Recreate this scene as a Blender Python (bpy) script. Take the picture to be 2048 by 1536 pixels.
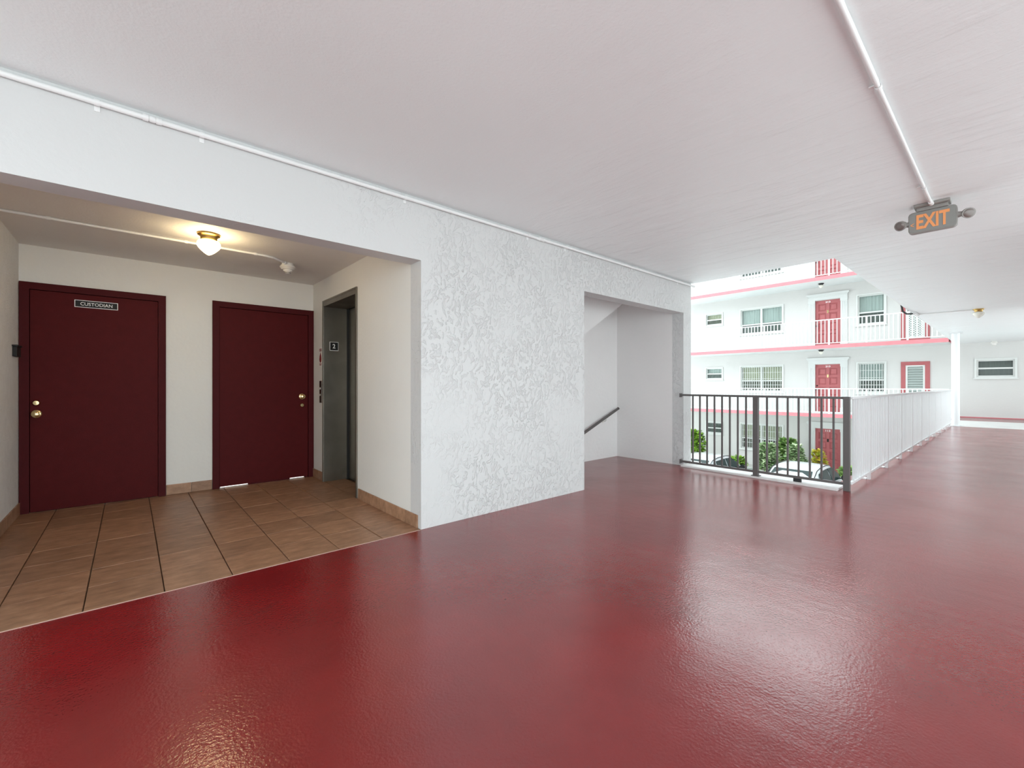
import bpy, bmesh, math, random
from mathutils import Vector, Matrix, noise
for o in list(bpy.data.objects):
    bpy.data.objects.remove(o)
scene = bpy.context.scene
COL = scene.collection
random.seed(7)

# ------------------------------------------------------------------ camera
F_PX = 876.0
cam_d = bpy.data.cameras.new('camera')
cam_d.sensor_fit = 'HORIZONTAL'
cam_d.sensor_width = 36.0
cam_d.lens = F_PX / 2048 * 36.0
cam_d.shift_y = 2.0 / 2048
cam_d.clip_start = 0.05
cam_d.clip_end = 300
cam = bpy.data.objects.new('camera', cam_d)
COL.objects.link(cam)
cam.location = (0, 0, 1.15)
cam.rotation_euler = (math.radians(90), 0, math.atan(1004.0 / F_PX) - math.radians(90))
scene.camera = cam

# ------------------------------------------------------------------ world (bright overcast), exposure
SKY = 3.3
world = bpy.data.worlds.new('overcast_sky')
scene.world = world
world.use_nodes = True
bg = world.node_tree.nodes['Background']
bg.inputs[0].default_value = (0.87, 0.98, 1.0, 1)
bg.inputs[1].default_value = SKY
scene.view_settings.view_transform = 'Standard'
scene.view_settings.look = 'None'
scene.view_settings.exposure = 0.24
scene.view_settings.gamma = 1.0
scene.view_settings.use_curve_mapping = False


# ------------------------------------------------------------------ materials
MATS = {}


def nmat(name):
    m = bpy.data.materials.new(name)
    m.use_nodes = True
    MATS[name] = m
    nt = m.node_tree
    return m, nt, nt.nodes['Principled BSDF'], nt.nodes, nt.links


def simple(name, col, rough=0.5, metal=0.0, var=0.0, vscale=8.0, bump=0.0, bscale=60.0, coat=0.0, spec=0.5):
    m, nt, b, N, L = nmat(name)
    b.inputs['Base Color'].default_value = (*col, 1)
    b.inputs['Roughness'].default_value = rough
    b.inputs['Metallic'].default_value = metal
    b.inputs['Specular IOR Level'].default_value = spec
    if coat:
        b.inputs['Coat Weight'].default_value = coat
    tc = N.new('ShaderNodeTexCoord')
    if var > 0:
        n = N.new('ShaderNodeTexNoise')
        n.inputs['Scale'].default_value = vscale
        n.inputs['Detail'].default_value = 5
        L.new(tc.outputs['Object'], n.inputs['Vector'])
        r = N.new('ShaderNodeMixRGB')
        r.inputs[1].default_value = (*[c * (1 - var) for c in col], 1)
        r.inputs[2].default_value = (*[min(1, c * (1 + var)) for c in col], 1)
        L.new(n.outputs['Fac'], r.inputs[0])
        L.new(r.outputs[0], b.inputs['Base Color'])
    if bump > 0:
        n2 = N.new('ShaderNodeTexNoise')
        n2.inputs['Scale'].default_value = bscale
        n2.inputs['Detail'].default_value = 4
        L.new(tc.outputs['Object'], n2.inputs['Vector'])
        bp = N.new('ShaderNodeBump')
        bp.inputs['Strength'].default_value = bump
        bp.inputs['Distance'].default_value = 0.01
        L.new(n2.outputs['Fac'], bp.inputs['Height'])
        L.new(bp.outputs[0], b.inputs['Normal'])
    return m


def emis(name, col, strength, base=(0.8, 0.8, 0.8)):
    m, nt, b, N, L = nmat(name)
    b.inputs['Base Color'].default_value = (*base, 1)
    b.inputs['Emission Color'].default_value = (*col, 1)
    b.inputs['Emission Strength'].default_value = strength
    return m


def stucco_mat():
    m, nt, b, N, L = nmat('white_stucco')
    b.inputs['Base Color'].default_value = (0.63, 0.628, 0.628, 1)
    b.inputs['Roughness'].default_value = 0.45
    tc = N.new('ShaderNodeTexCoord')
    # warp
    w = N.new('ShaderNodeTexNoise'); w.inputs['Scale'].default_value = 5; w.inputs['Detail'].default_value = 2
    L.new(tc.outputs['Object'], w.inputs['Vector'])
    mx = N.new('ShaderNodeMixRGB'); mx.blend_type = 'LINEAR_LIGHT'; mx.inputs[0].default_value = 0.10
    L.new(tc.outputs['Object'], mx.inputs[1]); L.new(w.outputs['Color'], mx.inputs[2])
    mp = N.new('ShaderNodeMapping'); mp.inputs['Scale'].default_value = (1, 1, 0.6)
    L.new(mx.outputs[0], mp.inputs['Vector'])
    n = N.new('ShaderNodeTexNoise'); n.inputs['Scale'].default_value = 33; n.inputs['Detail'].default_value = 3
    n.inputs['Roughness'].default_value = 0.55
    L.new(mp.outputs[0], n.inputs['Vector'])
    # knockdown: plateaus with sharp ridge edges
    cr = N.new('ShaderNodeValToRGB')
    cr.color_ramp.elements[0].position = 0.50; cr.color_ramp.elements[0].color = (0, 0, 0, 1)
    cr.color_ramp.elements[1].position = 0.60; cr.color_ramp.elements[1].color = (1, 1, 1, 1)
    e = cr.color_ramp.elements.new(0.70); e.color = (0.25, 0.25, 0.25, 1)
    L.new(n.outputs['Fac'], cr.inputs[0])
    # where the trowel left marks
    k = N.new('ShaderNodeTexNoise'); k.inputs['Scale'].default_value = 1.7; k.inputs['Detail'].default_value = 3
    L.new(tc.outputs['Object'], k.inputs['Vector'])
    # smoother towards the left upper part of the wall
    sep = N.new('ShaderNodeSeparateXYZ'); L.new(tc.outputs['Object'], sep.inputs[0])
    mr = N.new('ShaderNodeMapRange'); mr.inputs[1].default_value = 0.9; mr.inputs[2].default_value = 2.4
    mr.inputs[3].default_value = -0.25; mr.inputs[4].default_value = 0.10
    L.new(sep.outputs['X'], mr.inputs[0])
    ad = N.new('ShaderNodeMath'); ad.operation = 'ADD'
    L.new(k.outputs['Fac'], ad.inputs[0]); L.new(mr.outputs[0], ad.inputs[1])
    kr = N.new('ShaderNodeMapRange'); kr.inputs[1].default_value = 0.27; kr.inputs[2].default_value = 0.62
    L.new(ad.outputs[0], kr.inputs[0])
    ml = N.new('ShaderNodeMath'); ml.operation = 'MULTIPLY'
    L.new(cr.outputs[0], ml.inputs[0]); L.new(kr.outputs[0], ml.inputs[1])
    f = N.new('ShaderNodeTexNoise'); f.inputs['Scale'].default_value = 45; f.inputs['Detail'].default_value = 4
    L.new(tc.outputs['Object'], f.inputs['Vector'])
    sm = N.new('ShaderNodeMath'); sm.operation = 'MULTIPLY_ADD'; sm.inputs[1].default_value = 0.22
    L.new(f.outputs['Fac'], sm.inputs[0]); L.new(ml.outputs[0], sm.inputs[2])
    bp = N.new('ShaderNodeBump'); bp.inputs['Strength'].default_value = 0.85; bp.inputs['Distance'].default_value = 0.0055
    L.new(sm.outputs[0], bp.inputs['Height']); L.new(bp.outputs[0], b.inputs['Normal'])
    return m


def ceiling_mat():
    m, nt, b, N, L = nmat('white_ceiling_paint')
    b.inputs['Roughness'].default_value = 0.42
    tc = N.new('ShaderNodeTexCoord')
    c = N.new('ShaderNodeTexNoise'); c.inputs['Scale'].default_value = 0.8; c.inputs['Detail'].default_value = 6
    L.new(tc.outputs['Object'], c.inputs['Vector'])
    r = N.new('ShaderNodeMixRGB')
    r.inputs[1].default_value = (0.84, 0.875, 0.88, 1); r.inputs[2].default_value = (0.885, 0.92, 0.925, 1)
    L.new(c.outputs['Fac'], r.inputs[0]); L.new(r.outputs[0], b.inputs['Base Color'])
    # broad trowel strokes running across the walkway
    mp = N.new('ShaderNodeMapping'); mp.inputs['Scale'].default_value = (4.5, 1.1, 1)
    mp.inputs['Rotation'].default_value = (0, 0, math.radians(8))
    L.new(tc.outputs['Object'], mp.inputs['Vector'])
    n = N.new('ShaderNodeTexNoise'); n.inputs['Scale'].default_value = 1.0; n.inputs['Detail'].default_value = 4
    n.inputs['Distortion'].default_value = 0.15
    L.new(mp.outputs[0], n.inputs['Vector'])
    cr = N.new('ShaderNodeMapRange'); cr.inputs[1].default_value = 0.42; cr.inputs[2].default_value = 0.68
    L.new(n.outputs['Fac'], cr.inputs[0])
    sep = N.new('ShaderNodeSeparateXYZ'); L.new(tc.outputs['Object'], sep.inputs[0])
    mr = N.new('ShaderNodeMapRange'); mr.inputs[1].default_value = 1.2; mr.inputs[2].default_value = 4.0
    mr.inputs[3].default_value = 0.08; mr.inputs[4].default_value = 1.0
    L.new(sep.outputs['X'], mr.inputs[0])
    ml = N.new('ShaderNodeMath'); ml.operation = 'MULTIPLY'
    L.new(cr.outputs[0], ml.inputs[0]); L.new(mr.outputs[0], ml.inputs[1])
    f = N.new('ShaderNodeTexNoise'); f.inputs['Scale'].default_value = 70; f.inputs['Detail'].default_value = 3
    L.new(tc.outputs['Object'], f.inputs['Vector'])
    sm = N.new('ShaderNodeMath'); sm.operation = 'MULTIPLY_ADD'; sm.inputs[1].default_value = 0.10
    L.new(f.outputs['Fac'], sm.inputs[0]); L.new(ml.outputs[0], sm.inputs[2])
    bp = N.new('ShaderNodeBump'); bp.inputs['Strength'].default_value = 0.6; bp.inputs['Distance'].default_value = 0.02
    L.new(sm.outputs[0], bp.inputs['Height']); L.new(bp.outputs[0], b.inputs['Normal'])
    return m


def red_floor_mat():
    m, nt, b, N, L = nmat('red_floor_paint')
    tc = N.new('ShaderNodeTexCoord')
    c = N.new('ShaderNodeTexNoise'); c.inputs['Scale'].default_value = 1.3; c.inputs['Detail'].default_value = 8
    c.inputs['Roughness'].default_value = 0.6
    L.new(tc.outputs['Object'], c.inputs['Vector'])
    r = N.new('ShaderNodeValToRGB')
    r.color_ramp.elements[0].position = 0.30; r.color_ramp.elements[0].color = (0.165, 0.010, 0.011, 1)
    r.color_ramp.elements[1].position = 0.72; r.color_ramp.elements[1].color = (0.245, 0.015, 0.016, 1)
    L.new(c.outputs['Fac'], r.inputs[0])
    # sparse dark specks and scuffs
    v = N.new('ShaderNodeTexVoronoi'); v.inputs['Scale'].default_value = 5.5
    L.new(tc.outputs['Object'], v.inputs['Vector'])
    vs = N.new('ShaderNodeMapRange'); vs.inputs[1].default_value = 0.012; vs.inputs[2].default_value = 0.035
    vs.inputs[3].default_value = 0.5; vs.inputs[4].default_value = 1.0
    L.new(v.outputs['Distance'], vs.inputs[0])
    mm = N.new('ShaderNodeMixRGB'); mm.blend_type = 'MULTIPLY'; mm.inputs[0].default_value = 1
    L.new(r.outputs[0], mm.inputs[1]); L.new(vs.outputs[0], mm.inputs[2])
    L.new(mm.outputs[0], b.inputs['Base Color'])
    rn = N.new('ShaderNodeTexNoise'); rn.inputs['Scale'].default_value = 2.2; rn.inputs['Detail'].default_value = 7
    L.new(tc.outputs['Object'], rn.inputs['Vector'])
    rr = N.new('ShaderNodeMapRange'); rr.inputs[1].default_value = 0.3; rr.inputs[2].default_value = 0.7
    rr.inputs[3].default_value = 0.15; rr.inputs[4].default_value = 0.24
    L.new(rn.outputs['Fac'], rr.inputs[0]); L.new(rr.outputs[0], b.inputs['Roughness'])
    b.inputs['IOR'].default_value = 1.80
    # orange peel, gentle waves, brush swirls
    f = N.new('ShaderNodeTexNoise'); f.inputs['Scale'].default_value = 85; f.inputs['Detail'].default_value = 2
    L.new(tc.outputs['Object'], f.inputs['Vector'])
    wv = N.new('ShaderNodeTexNoise'); wv.inputs['Scale'].default_value = 4.5; wv.inputs['Detail'].default_value = 4
    L.new(tc.outputs['Object'], wv.inputs['Vector'])
    mp = N.new('ShaderNodeMapping'); mp.inputs['Scale'].default_value = (9, 2.2, 1)
    mp.inputs['Rotation'].default_value = (0, 0, math.radians(-12))
    L.new(tc.outputs['Object'], mp.inputs['Vector'])
    st = N.new('ShaderNodeTexNoise'); st.inputs['Scale'].default_value = 1.4; st.inputs['Detail'].default_value = 5
    st.inputs['Distortion'].default_value = 0.3
    L.new(mp.outputs[0], st.inputs['Vector'])
    a1 = N.new('ShaderNodeMath'); a1.operation = 'MULTIPLY_ADD'; a1.inputs[1].default_value = 0.45
    L.new(st.outputs['Fac'], a1.inputs[0]); L.new(wv.outputs['Fac'], a1.inputs[2])
    a2 = N.new('ShaderNodeMath'); a2.operation = 'MULTIPLY_ADD'; a2.inputs[1].default_value = 0.5
    L.new(f.outputs['Fac'], a2.inputs[0]); L.new(a1.outputs[0], a2.inputs[2])
    bp = N.new('ShaderNodeBump'); bp.inputs['Strength'].default_value = 0.35; bp.inputs['Distance'].default_value = 0.006
    L.new(a2.outputs[0], bp.inputs['Height']); L.new(bp.outputs[0], b.inputs['Normal'])
    return m


def tile_mat(name, c1, c2, c3):
    m, nt, b, N, L = nmat(name)
    tc = N.new('ShaderNodeTexCoord')
    oi = N.new('ShaderNodeObjectInfo')
    geo = N.new('ShaderNodeNewGeometry')
    mp = N.new('ShaderNodeMapping'); mp.inputs['Scale'].default_value = (3.5, 9, 6)
    L.new(geo.outputs['Position'], mp.inputs['Vector'])
    n = N.new('ShaderNodeTexNoise'); n.inputs['Scale'].default_value = 2.2; n.inputs['Detail'].default_value = 9
    n.inputs['Roughness'].default_value = 0.68
    L.new(mp.outputs[0], n.inputs['Vector'])
    r = N.new('ShaderNodeValToRGB')
    r.color_ramp.elements[0].position = 0.28; r.color_ramp.elements[0].color = (*c1, 1)
    r.color_ramp.elements[1].position = 0.75; r.color_ramp.elements[1].color = (*c3, 1)
    e = r.color_ramp.elements.new(0.52); e.color = (*c2, 1)
    L.new(n.outputs['Fac'], r.inputs[0])
    hs = N.new('ShaderNodeHueSaturation')
    mr = N.new('ShaderNodeMapRange'); mr.inputs[3].default_value = 0.88; mr.inputs[4].default_value = 1.10
    L.new(oi.outputs['Random'], mr.inputs[0]); L.new(mr.outputs[0], hs.inputs['Value'])
    L.new(r.outputs[0], hs.inputs['Color']); L.new(hs.outputs[0], b.inputs['Base Color'])
    b.inputs['Roughness'].default_value = 0.42
    bp = N.new('ShaderNodeBump'); bp.inputs['Strength'].default_value = 0.2; bp.inputs['Distance'].default_value = 0.004
    L.new(n.outputs['Fac'], bp.inputs['Height']); L.new(bp.outputs[0], b.inputs['Normal'])
    return m


def steel_mat():
    m, nt, b, N, L = nmat('brushed_steel')
    b.inputs['Metallic'].default_value = 0.9
    tc = N.new('ShaderNodeTexCoord')
    n = N.new('ShaderNodeTexNoise'); n.inputs['Scale'].default_value = 3.0; n.inputs['Detail'].default_value = 5
    n.inputs['Distortion'].default_value = 0.8
    L.new(tc.outputs['Object'], n.inputs['Vector'])
    r = N.new('ShaderNodeMixRGB')
    r.inputs[1].default_value = (0.17, 0.15, 0.125, 1); r.inputs[2].default_value = (0.31, 0.285, 0.245, 1)
    L.new(n.outputs['Fac'], r.inputs[0]); L.new(r.outputs[0], b.inputs['Base Color'])
    mp = N.new('ShaderNodeMapping'); mp.inputs['Scale'].default_value = (1, 1, 60)
    L.new(tc.outputs['Object'], mp.inputs['Vector'])
    s = N.new('ShaderNodeTexNoise'); s.inputs['Scale'].default_value = 6
    L.new(mp.outputs[0], s.inputs['Vector'])
    mr = N.new('ShaderNodeMapRange'); mr.inputs[3].default_value = 0.28; mr.inputs[4].default_value = 0.5
    L.new(s.outputs['Fac'], mr.inputs[0]); L.new(mr.outputs[0], b.inputs['Roughness'])
    w = N.new('ShaderNodeBump'); w.inputs['Strength'].default_value = 0.25; w.inputs['Distance'].default_value = 0.02
    L.new(n.outputs['Fac'], w.inputs['Height']); L.new(w.outputs[0], b.inputs['Normal'])
    return m


def glass_mat(name, tint, trans):
    m = bpy.data.materials.new(name); m.use_nodes = True; MATS[name] = m
    nt = m.node_tree; N = nt.nodes; L = nt.links
    N.remove(N['Principled BSDF'])
    out = N['Material Output']
    t = N.new('ShaderNodeBsdfTransparent'); t.inputs[0].default_value = (*tint, 1)
    d = N.new('ShaderNodeBsdfPrincipled'); d.inputs['Base Color'].default_value = (*[c * .25 for c in tint], 1)
    d.inputs['Roughness'].default_value = 0.06
    mx = N.new('ShaderNodeMixShader'); mx.inputs[0].default_value = 1 - trans
    L.new(t.outputs[0], mx.inputs[1]); L.new(d.outputs[0], mx.inputs[2]); L.new(mx.outputs[0], out.inputs['Surface'])
    return m


def leaf_mat(name, c1, c2):
    m, nt, b, N, L = nmat(name)
    g = N.new('ShaderNodeNewGeometry')
    r = N.new('ShaderNodeMixRGB'); r.inputs[1].default_value = (*c1, 1); r.inputs[2].default_value = (*c2, 1)
    L.new(g.outputs['Random Per Island'], r.inputs[0]); L.new(r.outputs[0], b.inputs['Base Color'])
    b.inputs['Roughness'].default_value = 0.4
    return m


stucco_mat(); ceiling_mat(); red_floor_mat(); steel_mat()
tile_mat('brown_floor_tile', (0.20, 0.100, 0.056), (0.34, 0.180, 0.104), (0.47, 0.27, 0.165))
tile_mat('brown_base_tile', (0.22, 0.115, 0.066), (0.36, 0.20, 0.12), (0.48, 0.29, 0.19))
simple('grout_dark', (0.09, 0.055, 0.035), 0.9, var=0.3, vscale=40)
simple('white_plaster', (0.80, 0.785, 0.755), 0.6, var=0.03, vscale=3, bump=0.25, bscale=35)
simple('white_plaster_stairs', (0.80, 0.78, 0.775), 0.6, var=0.04, vscale=2, bump=0.35, bscale=25)
simple('white_rough_plaster', (0.72, 0.70, 0.68), 0.7, var=0.10, vscale=14, bump=0.5, bscale=60)
simple('recess_ceiling_paint', (0.80, 0.77, 0.74), 0.65, var=0.04, vscale=4, bump=0.15, bscale=70)
simple('maroon_door_paint', (0.080, 0.0050, 0.0062), 0.62, var=0.15, vscale=18, bump=0.12, bscale=160, spec=0.15)
simple('maroon_frame_paint', (0.068, 0.0058, 0.0080), 0.62, var=0.12, vscale=20, bump=0.12, bscale=120, spec=0.15)
simple('brass', (0.83, 0.66, 0.36), 0.22, metal=1.0)
simple('dull_brass', (0.55, 0.36, 0.13), 0.30, metal=1.0)
simple('keyway_dark', (0.03, 0.02, 0.015), 0.5)
simple('black_plastic', (0.006, 0.006, 0.006), 0.65)
simple('sign_white', (0.95, 0.94, 0.94), 0.5)
simple('dark_bronze', (0.055, 0.040, 0.032), 0.4, metal=0.6)
simple('white_paint_metal', (0.76, 0.77, 0.78), 0.4, var=0.02, vscale=6)
simple('grey_metal', (0.11, 0.10, 0.098), 0.45, var=0.05, vscale=6)  # even dark grey for lobby railing and stair handrail, darker than the long railing
simple('conduit_paint', (0.82, 0.82, 0.82), 0.42, var=0.03, vscale=10)
simple('white_plastic', (0.78, 0.76, 0.72), 0.45)
simple('exit_housing', (0.28, 0.265, 0.25), 0.5, var=0.06, vscale=12)
simple('exit_face', (0.25, 0.248, 0.235), 0.5)
emis('exit_letters', (1.0, 0.32, 0.10), 0.16, (0.66, 0.27, 0.10))
simple('lamp_lens', (0.20, 0.17, 0.16), 0.25, metal=0.2)
simple('concrete_light', (0.70, 0.69, 0.68), 0.35, var=0.12, vscale=3, bump=0.3, bscale=30)
simple('curb_white', (0.74, 0.72, 0.71), 0.5, var=0.15, vscale=9, bump=0.5, bscale=40)
simple('asphalt', (0.78, 0.78, 0.77), 0.85, var=0.2, vscale=2.5, bump=0.4, bscale=40)
simple('sidewalk', (0.48, 0.47, 0.45), 0.8, var=0.1, vscale=2)
simple('facade_white', (0.635, 0.62, 0.605), 0.7, var=0.03, vscale=1.2, bump=0.3, bscale=18)
simple('facade_trim', (0.68, 0.69, 0.68), 0.6)
simple('soffit_paint', (0.74, 0.76, 0.755), 0.7, var=0.03, vscale=2)
simple('pink_fascia', (0.60, 0.20, 0.225), 0.55, var=0.14, vscale=5)
simple('coral_door', (0.43, 0.115, 0.122), 0.45, var=0.08, vscale=6)
simple('window_frame_white', (0.70, 0.71, 0.69), 0.5)
simple('curtain_white', (0.72, 0.76, 0.74), 0.8, var=0.06, vscale=8)
simple('curtain_cream', (0.74, 0.70, 0.50), 0.8, var=0.06, vscale=8)
simple('dark_interior', (0.05, 0.055, 0.055), 0.8)
glass_mat('window_glass', (0.93, 0.97, 0.96), 0.86)
glass_mat('screened_glass', (0.70, 0.74, 0.72), 0.72)
simple('louver_glass', (0.42, 0.47, 0.45), 0.25)
simple('car_silver', (0.62, 0.66, 0.68), 0.25, metal=0.35, coat=0.8)
simple('car_white', (0.74, 0.78, 0.80), 0.25, metal=0.1, coat=0.8)
simple('car_glass', (0.010, 0.026, 0.026), 0.25, spec=0.25)
simple('car_trim', (0.012, 0.012, 0.013), 0.45)
simple('tyre', (0.015, 0.015, 0.015), 0.8)
simple('tail_light', (0.35, 0.01, 0.01), 0.2)
leaf_mat('leaf_green', (0.07, 0.20, 0.035), (0.42, 0.58, 0.20))
leaf_mat('leaf_bright', (0.09, 0.24, 0.02), (0.34, 0.52, 0.07))
leaf_mat('leaf_pale', (0.12, 0.26, 0.08), (0.62, 0.70, 0.46))
leaf_mat('leaf_yellow', (0.28, 0.34, 0.03), (0.72, 0.55, 0.08))
simple('bark', (0.10, 0.07, 0.05), 0.9)
simple('red_print', (0.22, 0.012, 0.014), 0.5)
simple('edge_cream', (0.55, 0.40, 0.33), 0.5)
simple('white_floor', (0.8, 0.8, 0.8), 0.6)


# ------------------------------------------------------------------ mesh helpers
class MB:
    def __init__(self):
        self.v = []
        self.f = []

    def box(self, x0, x1, y0, y1, z0, z1):
        b = len(self.v)
        self.v += [(x0, y0, z0), (x1, y0, z0), (x1, y1, z0), (x0, y1, z0),
                   (x0, y0, z1), (x1, y0, z1), (x1, y1, z1), (x0, y1, z1)]
        self.f += [tuple(b + i for i in q) for q in
                   ((0, 3, 2, 1), (4, 5, 6, 7), (0, 1, 5, 4), (1, 2, 6, 5), (2, 3, 7, 6), (3, 0, 4, 7))]
        return self

    def tube(self, pts, r, n=12, caps=True):
        """round bar through points; r number or list"""
        pts = [Vector(p) for p in pts]
        rs = r if isinstance(r, (list, tuple)) else [r] * len(pts)
        base = len(self.v)
        d0 = (pts[1] - pts[0]).normalized()
        up = Vector((0, 0, 1)) if abs(d0.z) < 0.9 else Vector((1, 0, 0))
        for i, p in enumerate(pts):
            if i == 0:
                d = pts[1] - pts[0]
            elif i == len(pts) - 1:
                d = pts[-1] - pts[-2]
            else:
                d = (pts[i + 1] - p).normalized() + (p - pts[i - 1]).normalized()
            d.normalize()
            a = d.cross(up).normalized()
            c = a.cross(d).normalized()
            for k in range(n):
                t = 2 * math.pi * k / n
                self.v.append(tuple(p + a * (rs[i] * math.cos(t)) + c * (rs[i] * math.sin(t))))
        for i in range(len(pts) - 1):
            for k in range(n):
                k2 = (k + 1) % n
                self.f.append((base + i * n + k, base + i * n + k2, base + (i + 1) * n + k2, base + (i + 1) * n + k))
        if caps:
            self.f.append(tuple(base + k for k in range(n))[::-1])
            e = base + (len(pts) - 1) * n
            self.f.append(tuple(e + k for k in range(n)))
        return self

    def lathe(self, c, axis, prof, n=24):
        """prof: list of (distance along axis, radius)"""
        ax = Vector(axis).normalized()
        c = Vector(c)
        return self.tube([c + ax * t for t, _ in prof] if len({round(t, 5) for t, _ in prof}) == len(prof)
                         else [c + ax * (t + 1e-5 * i) for i, (t, _) in enumerate(prof)],
                         [max(r, 0.0004) for _, r in prof], n)

    def prism(self, poly, axis, a0, a1):
        """extrude polygon (2-D) along axis 'x','y' or 'z'"""
        def P(p, t):
            if axis == 'x':
                return (t, p[0], p[1])
            if axis == 'y':
                return (p[0], t, p[1])
            return (p[0], p[1], t)
        b = len(self.v)
        n = len(poly)
        self.v += [P(p, a0) for p in poly] + [P(p, a1) for p in poly]
        self.f.append(tuple(b + i for i in range(n)))
        self.f.append(tuple(b + n + i for i in reversed(range(n))))
        for i in range(n):
            j = (i + 1) % n
            self.f.append((b + i, b + n + i, b + n + j, b + j))
        return self

    def quad(self, *p):
        b = len(self.v)
        self.v += [tuple(q) for q in p]
        self.f.append(tuple(range(b, b + len(p))))
        return self

    def mesh(self, name):
        me = bpy.data.meshes.new(name)
        me.from_pydata([tuple(v) for v in self.v], [], self.f)
        bm = bmesh.new()
        bm.from_mesh(me)
        bmesh.ops.recalc_face_normals(bm, faces=bm.faces)
        bm.to_mesh(me)
        bm.free()
        return me

    def build(self, name, mat, parent=None, smooth=False, bevel=0.0, label=None):
        me = self.mesh(name)
        if bevel > 0:
            bm = bmesh.new()
            bm.from_mesh(me)
            bmesh.ops.bevel(bm, geom=list(bm.edges), offset=bevel, segments=2, profile=0.5, affect='EDGES', clamp_overlap=True)
            bm.to_mesh(me)
            bm.free()
        if smooth:
            for p in me.polygons:
                p.use_smooth = True
            me.set_sharp_from_angle(angle=math.radians(40))
        me.materials.append(MATS[mat])
        return link(bpy.data.objects.new(name, me), parent, label)


def link(o, parent=None, label=None):
    COL.objects.link(o)
    if parent is not None:
        o.parent = parent
        o.matrix_parent_inverse = WORLD[parent.name].inverted()
    WORLD[o.name] = o.matrix_basis.copy() if parent is None else WORLD_of(o)
    if label:
        o['label'] = label
    return o


WORLD = {}


def WORLD_of(o):
    m = o.matrix_basis.copy()
    p = o.parent
    if p is not None:
        m = WORLD[p.name] @ o.matrix_parent_inverse @ m
    return m


def tag(o, label, cat, group=None, kind=None):
    o['label'] = label
    if cat:
        o['category'] = cat
    if group:
        o['group'] = group
    if kind:
        o['kind'] = kind
    return o


def empty(name, loc, parent=None):
    o = bpy.data.objects.new(name, None)
    o.empty_display_size = 0.1
    o.location = loc
    return link(o, parent)


def inst(name, me, loc, parent, rot=(0, 0, 0), scale=(1, 1, 1)):
    o = bpy.data.objects.new(name, me)
    o.location = loc
    o.rotation_euler = rot
    o.scale = scale
    return link(o, parent)


def cell_wall(m, axis, us, zs, solid, a0, a1):
    """solid wall with rectangular holes. axis 'x': wall runs along x (u=x), thick in y; 'y': runs along y."""
    nu, nz = len(us) - 1, len(zs) - 1

    def S(i, j):
        return 0 <= i < nu and 0 <= j < nz and solid((us[i] + us[i + 1]) / 2, (zs[j] + zs[j + 1]) / 2)

    def P(u, a, z):
        return (u, a, z) if axis == 'x' else (a, u, z)
    idx = {}

    def V(u, a, z):
        k = (round(u, 5), round(a, 5), round(z, 5))
        if k not in idx:
            idx[k] = len(m.v)
            m.v.append(P(u, a, z))
        return idx[k]
    for i in range(nu):
        for j in range(nz):
            if not S(i, j):
                continue
            u0, u1, z0, z1 = us[i], us[i + 1], zs[j], zs[j + 1]
            m.f.append((V(u0, a0, z0), V(u1, a0, z0), V(u1, a0, z1), V(u0, a0, z1)))
            m.f.append((V(u0, a1, z0), V(u0, a1, z1), V(u1, a1, z1), V(u1, a1, z0)))
            if not S(i - 1, j):
                m.f.append((V(u0, a0, z0), V(u0, a0, z1), V(u0, a1, z1), V(u0, a1, z0)))
            if not S(i + 1, j):
                m.f.append((V(u1, a0, z0), V(u1, a1, z0), V(u1, a1, z1), V(u1, a0, z1)))
            if not S(i, j - 1):
                m.f.append((V(u0, a0, z0), V(u0, a1, z0), V(u1, a1, z0), V(u1, a0, z0)))
            if not S(i, j + 1):
                m.f.append((V(u0, a0, z1), V(u1, a0, z1), V(u1, a1, z1), V(u0, a1, z1)))
    return m


def in_rect(u, z, r):
    return r[0] < u < r[1] and r[2] < z < r[3]


def text_mesh(txt, width, height, depth=0.002, bold=0.0):
    """flat lettering centred on the origin in local xy, scaled to width x height"""
    cu = bpy.data.curves.new('t', 'FONT')
    cu.body = txt
    cu.align_x = 'CENTER'
    cu.extrude = 0.01
    cu.offset = bold
    cu.resolution_u = 3
    o = bpy.data.objects.new('t', cu)
    COL.objects.link(o)
    bpy.context.view_layer.update()
    dg = bpy.context.evaluated_depsgraph_get()
    me = bpy.data.meshes.new_from_object(o.evaluated_get(dg))
    bpy.data.objects.remove(o)
    bpy.data.curves.remove(cu)
    xs = [v.co.x for v in me.vertices]
    ys = [v.co.y for v in me.vertices]
    cx, cy = (min(xs) + max(xs)) / 2, (min(ys) + max(ys)) / 2
    sx, sy = width / (max(xs) - min(xs)), height / (max(ys) - min(ys))
    for v in me.vertices:
        v.co = ((v.co.x - cx) * sx, (v.co.y - cy) * sy, v.co.z / 0.01 * depth / 2)
    return me


def place_text(name, txt, w, h, loc, facing, mat, parent, depth=0.003, bold=0.0):
    me = text_mesh(txt, w, h, depth, bold)
    if facing == '-y':      # reader looks along +y, right hand = +x
        R = Matrix(((1, 0, 0), (0, 0, -1), (0, 1, 0)))
    else:                   # '-x': reader looks along +x, right hand = -y
        R = Matrix(((0, 0, -1), (-1, 0, 0), (0, 1, 0)))
    for v in me.vertices:
        v.co = R @ v.co + Vector(loc)
    me.materials.clear()
    me.materials.append(MATS[mat])
    me.name = name
    return link(bpy.data.objects.new(name, me), parent)


# ------------------------------------------------------------------ dimensions (metres)
ZC = 2.63            # walkway ceiling
YW, YW2 = 3.10, 3.27  # main wall faces
XE = 6.17            # end of main wall (courtyard)
XL, XR = -0.745, 1.745  # recess sides
YB = 5.82            # recess back wall
ZR = 2.41            # recess ceiling
ZH = 2.142           # recess header underside
SX0, SX1, SZ = 3.757, 5.95, 2.18   # stair opening
YS = 4.23            # stair back wall
G = -2.75            # ground
XF = 22.4            # far facade
XBAL = 20.9          # far balcony edge

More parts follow.
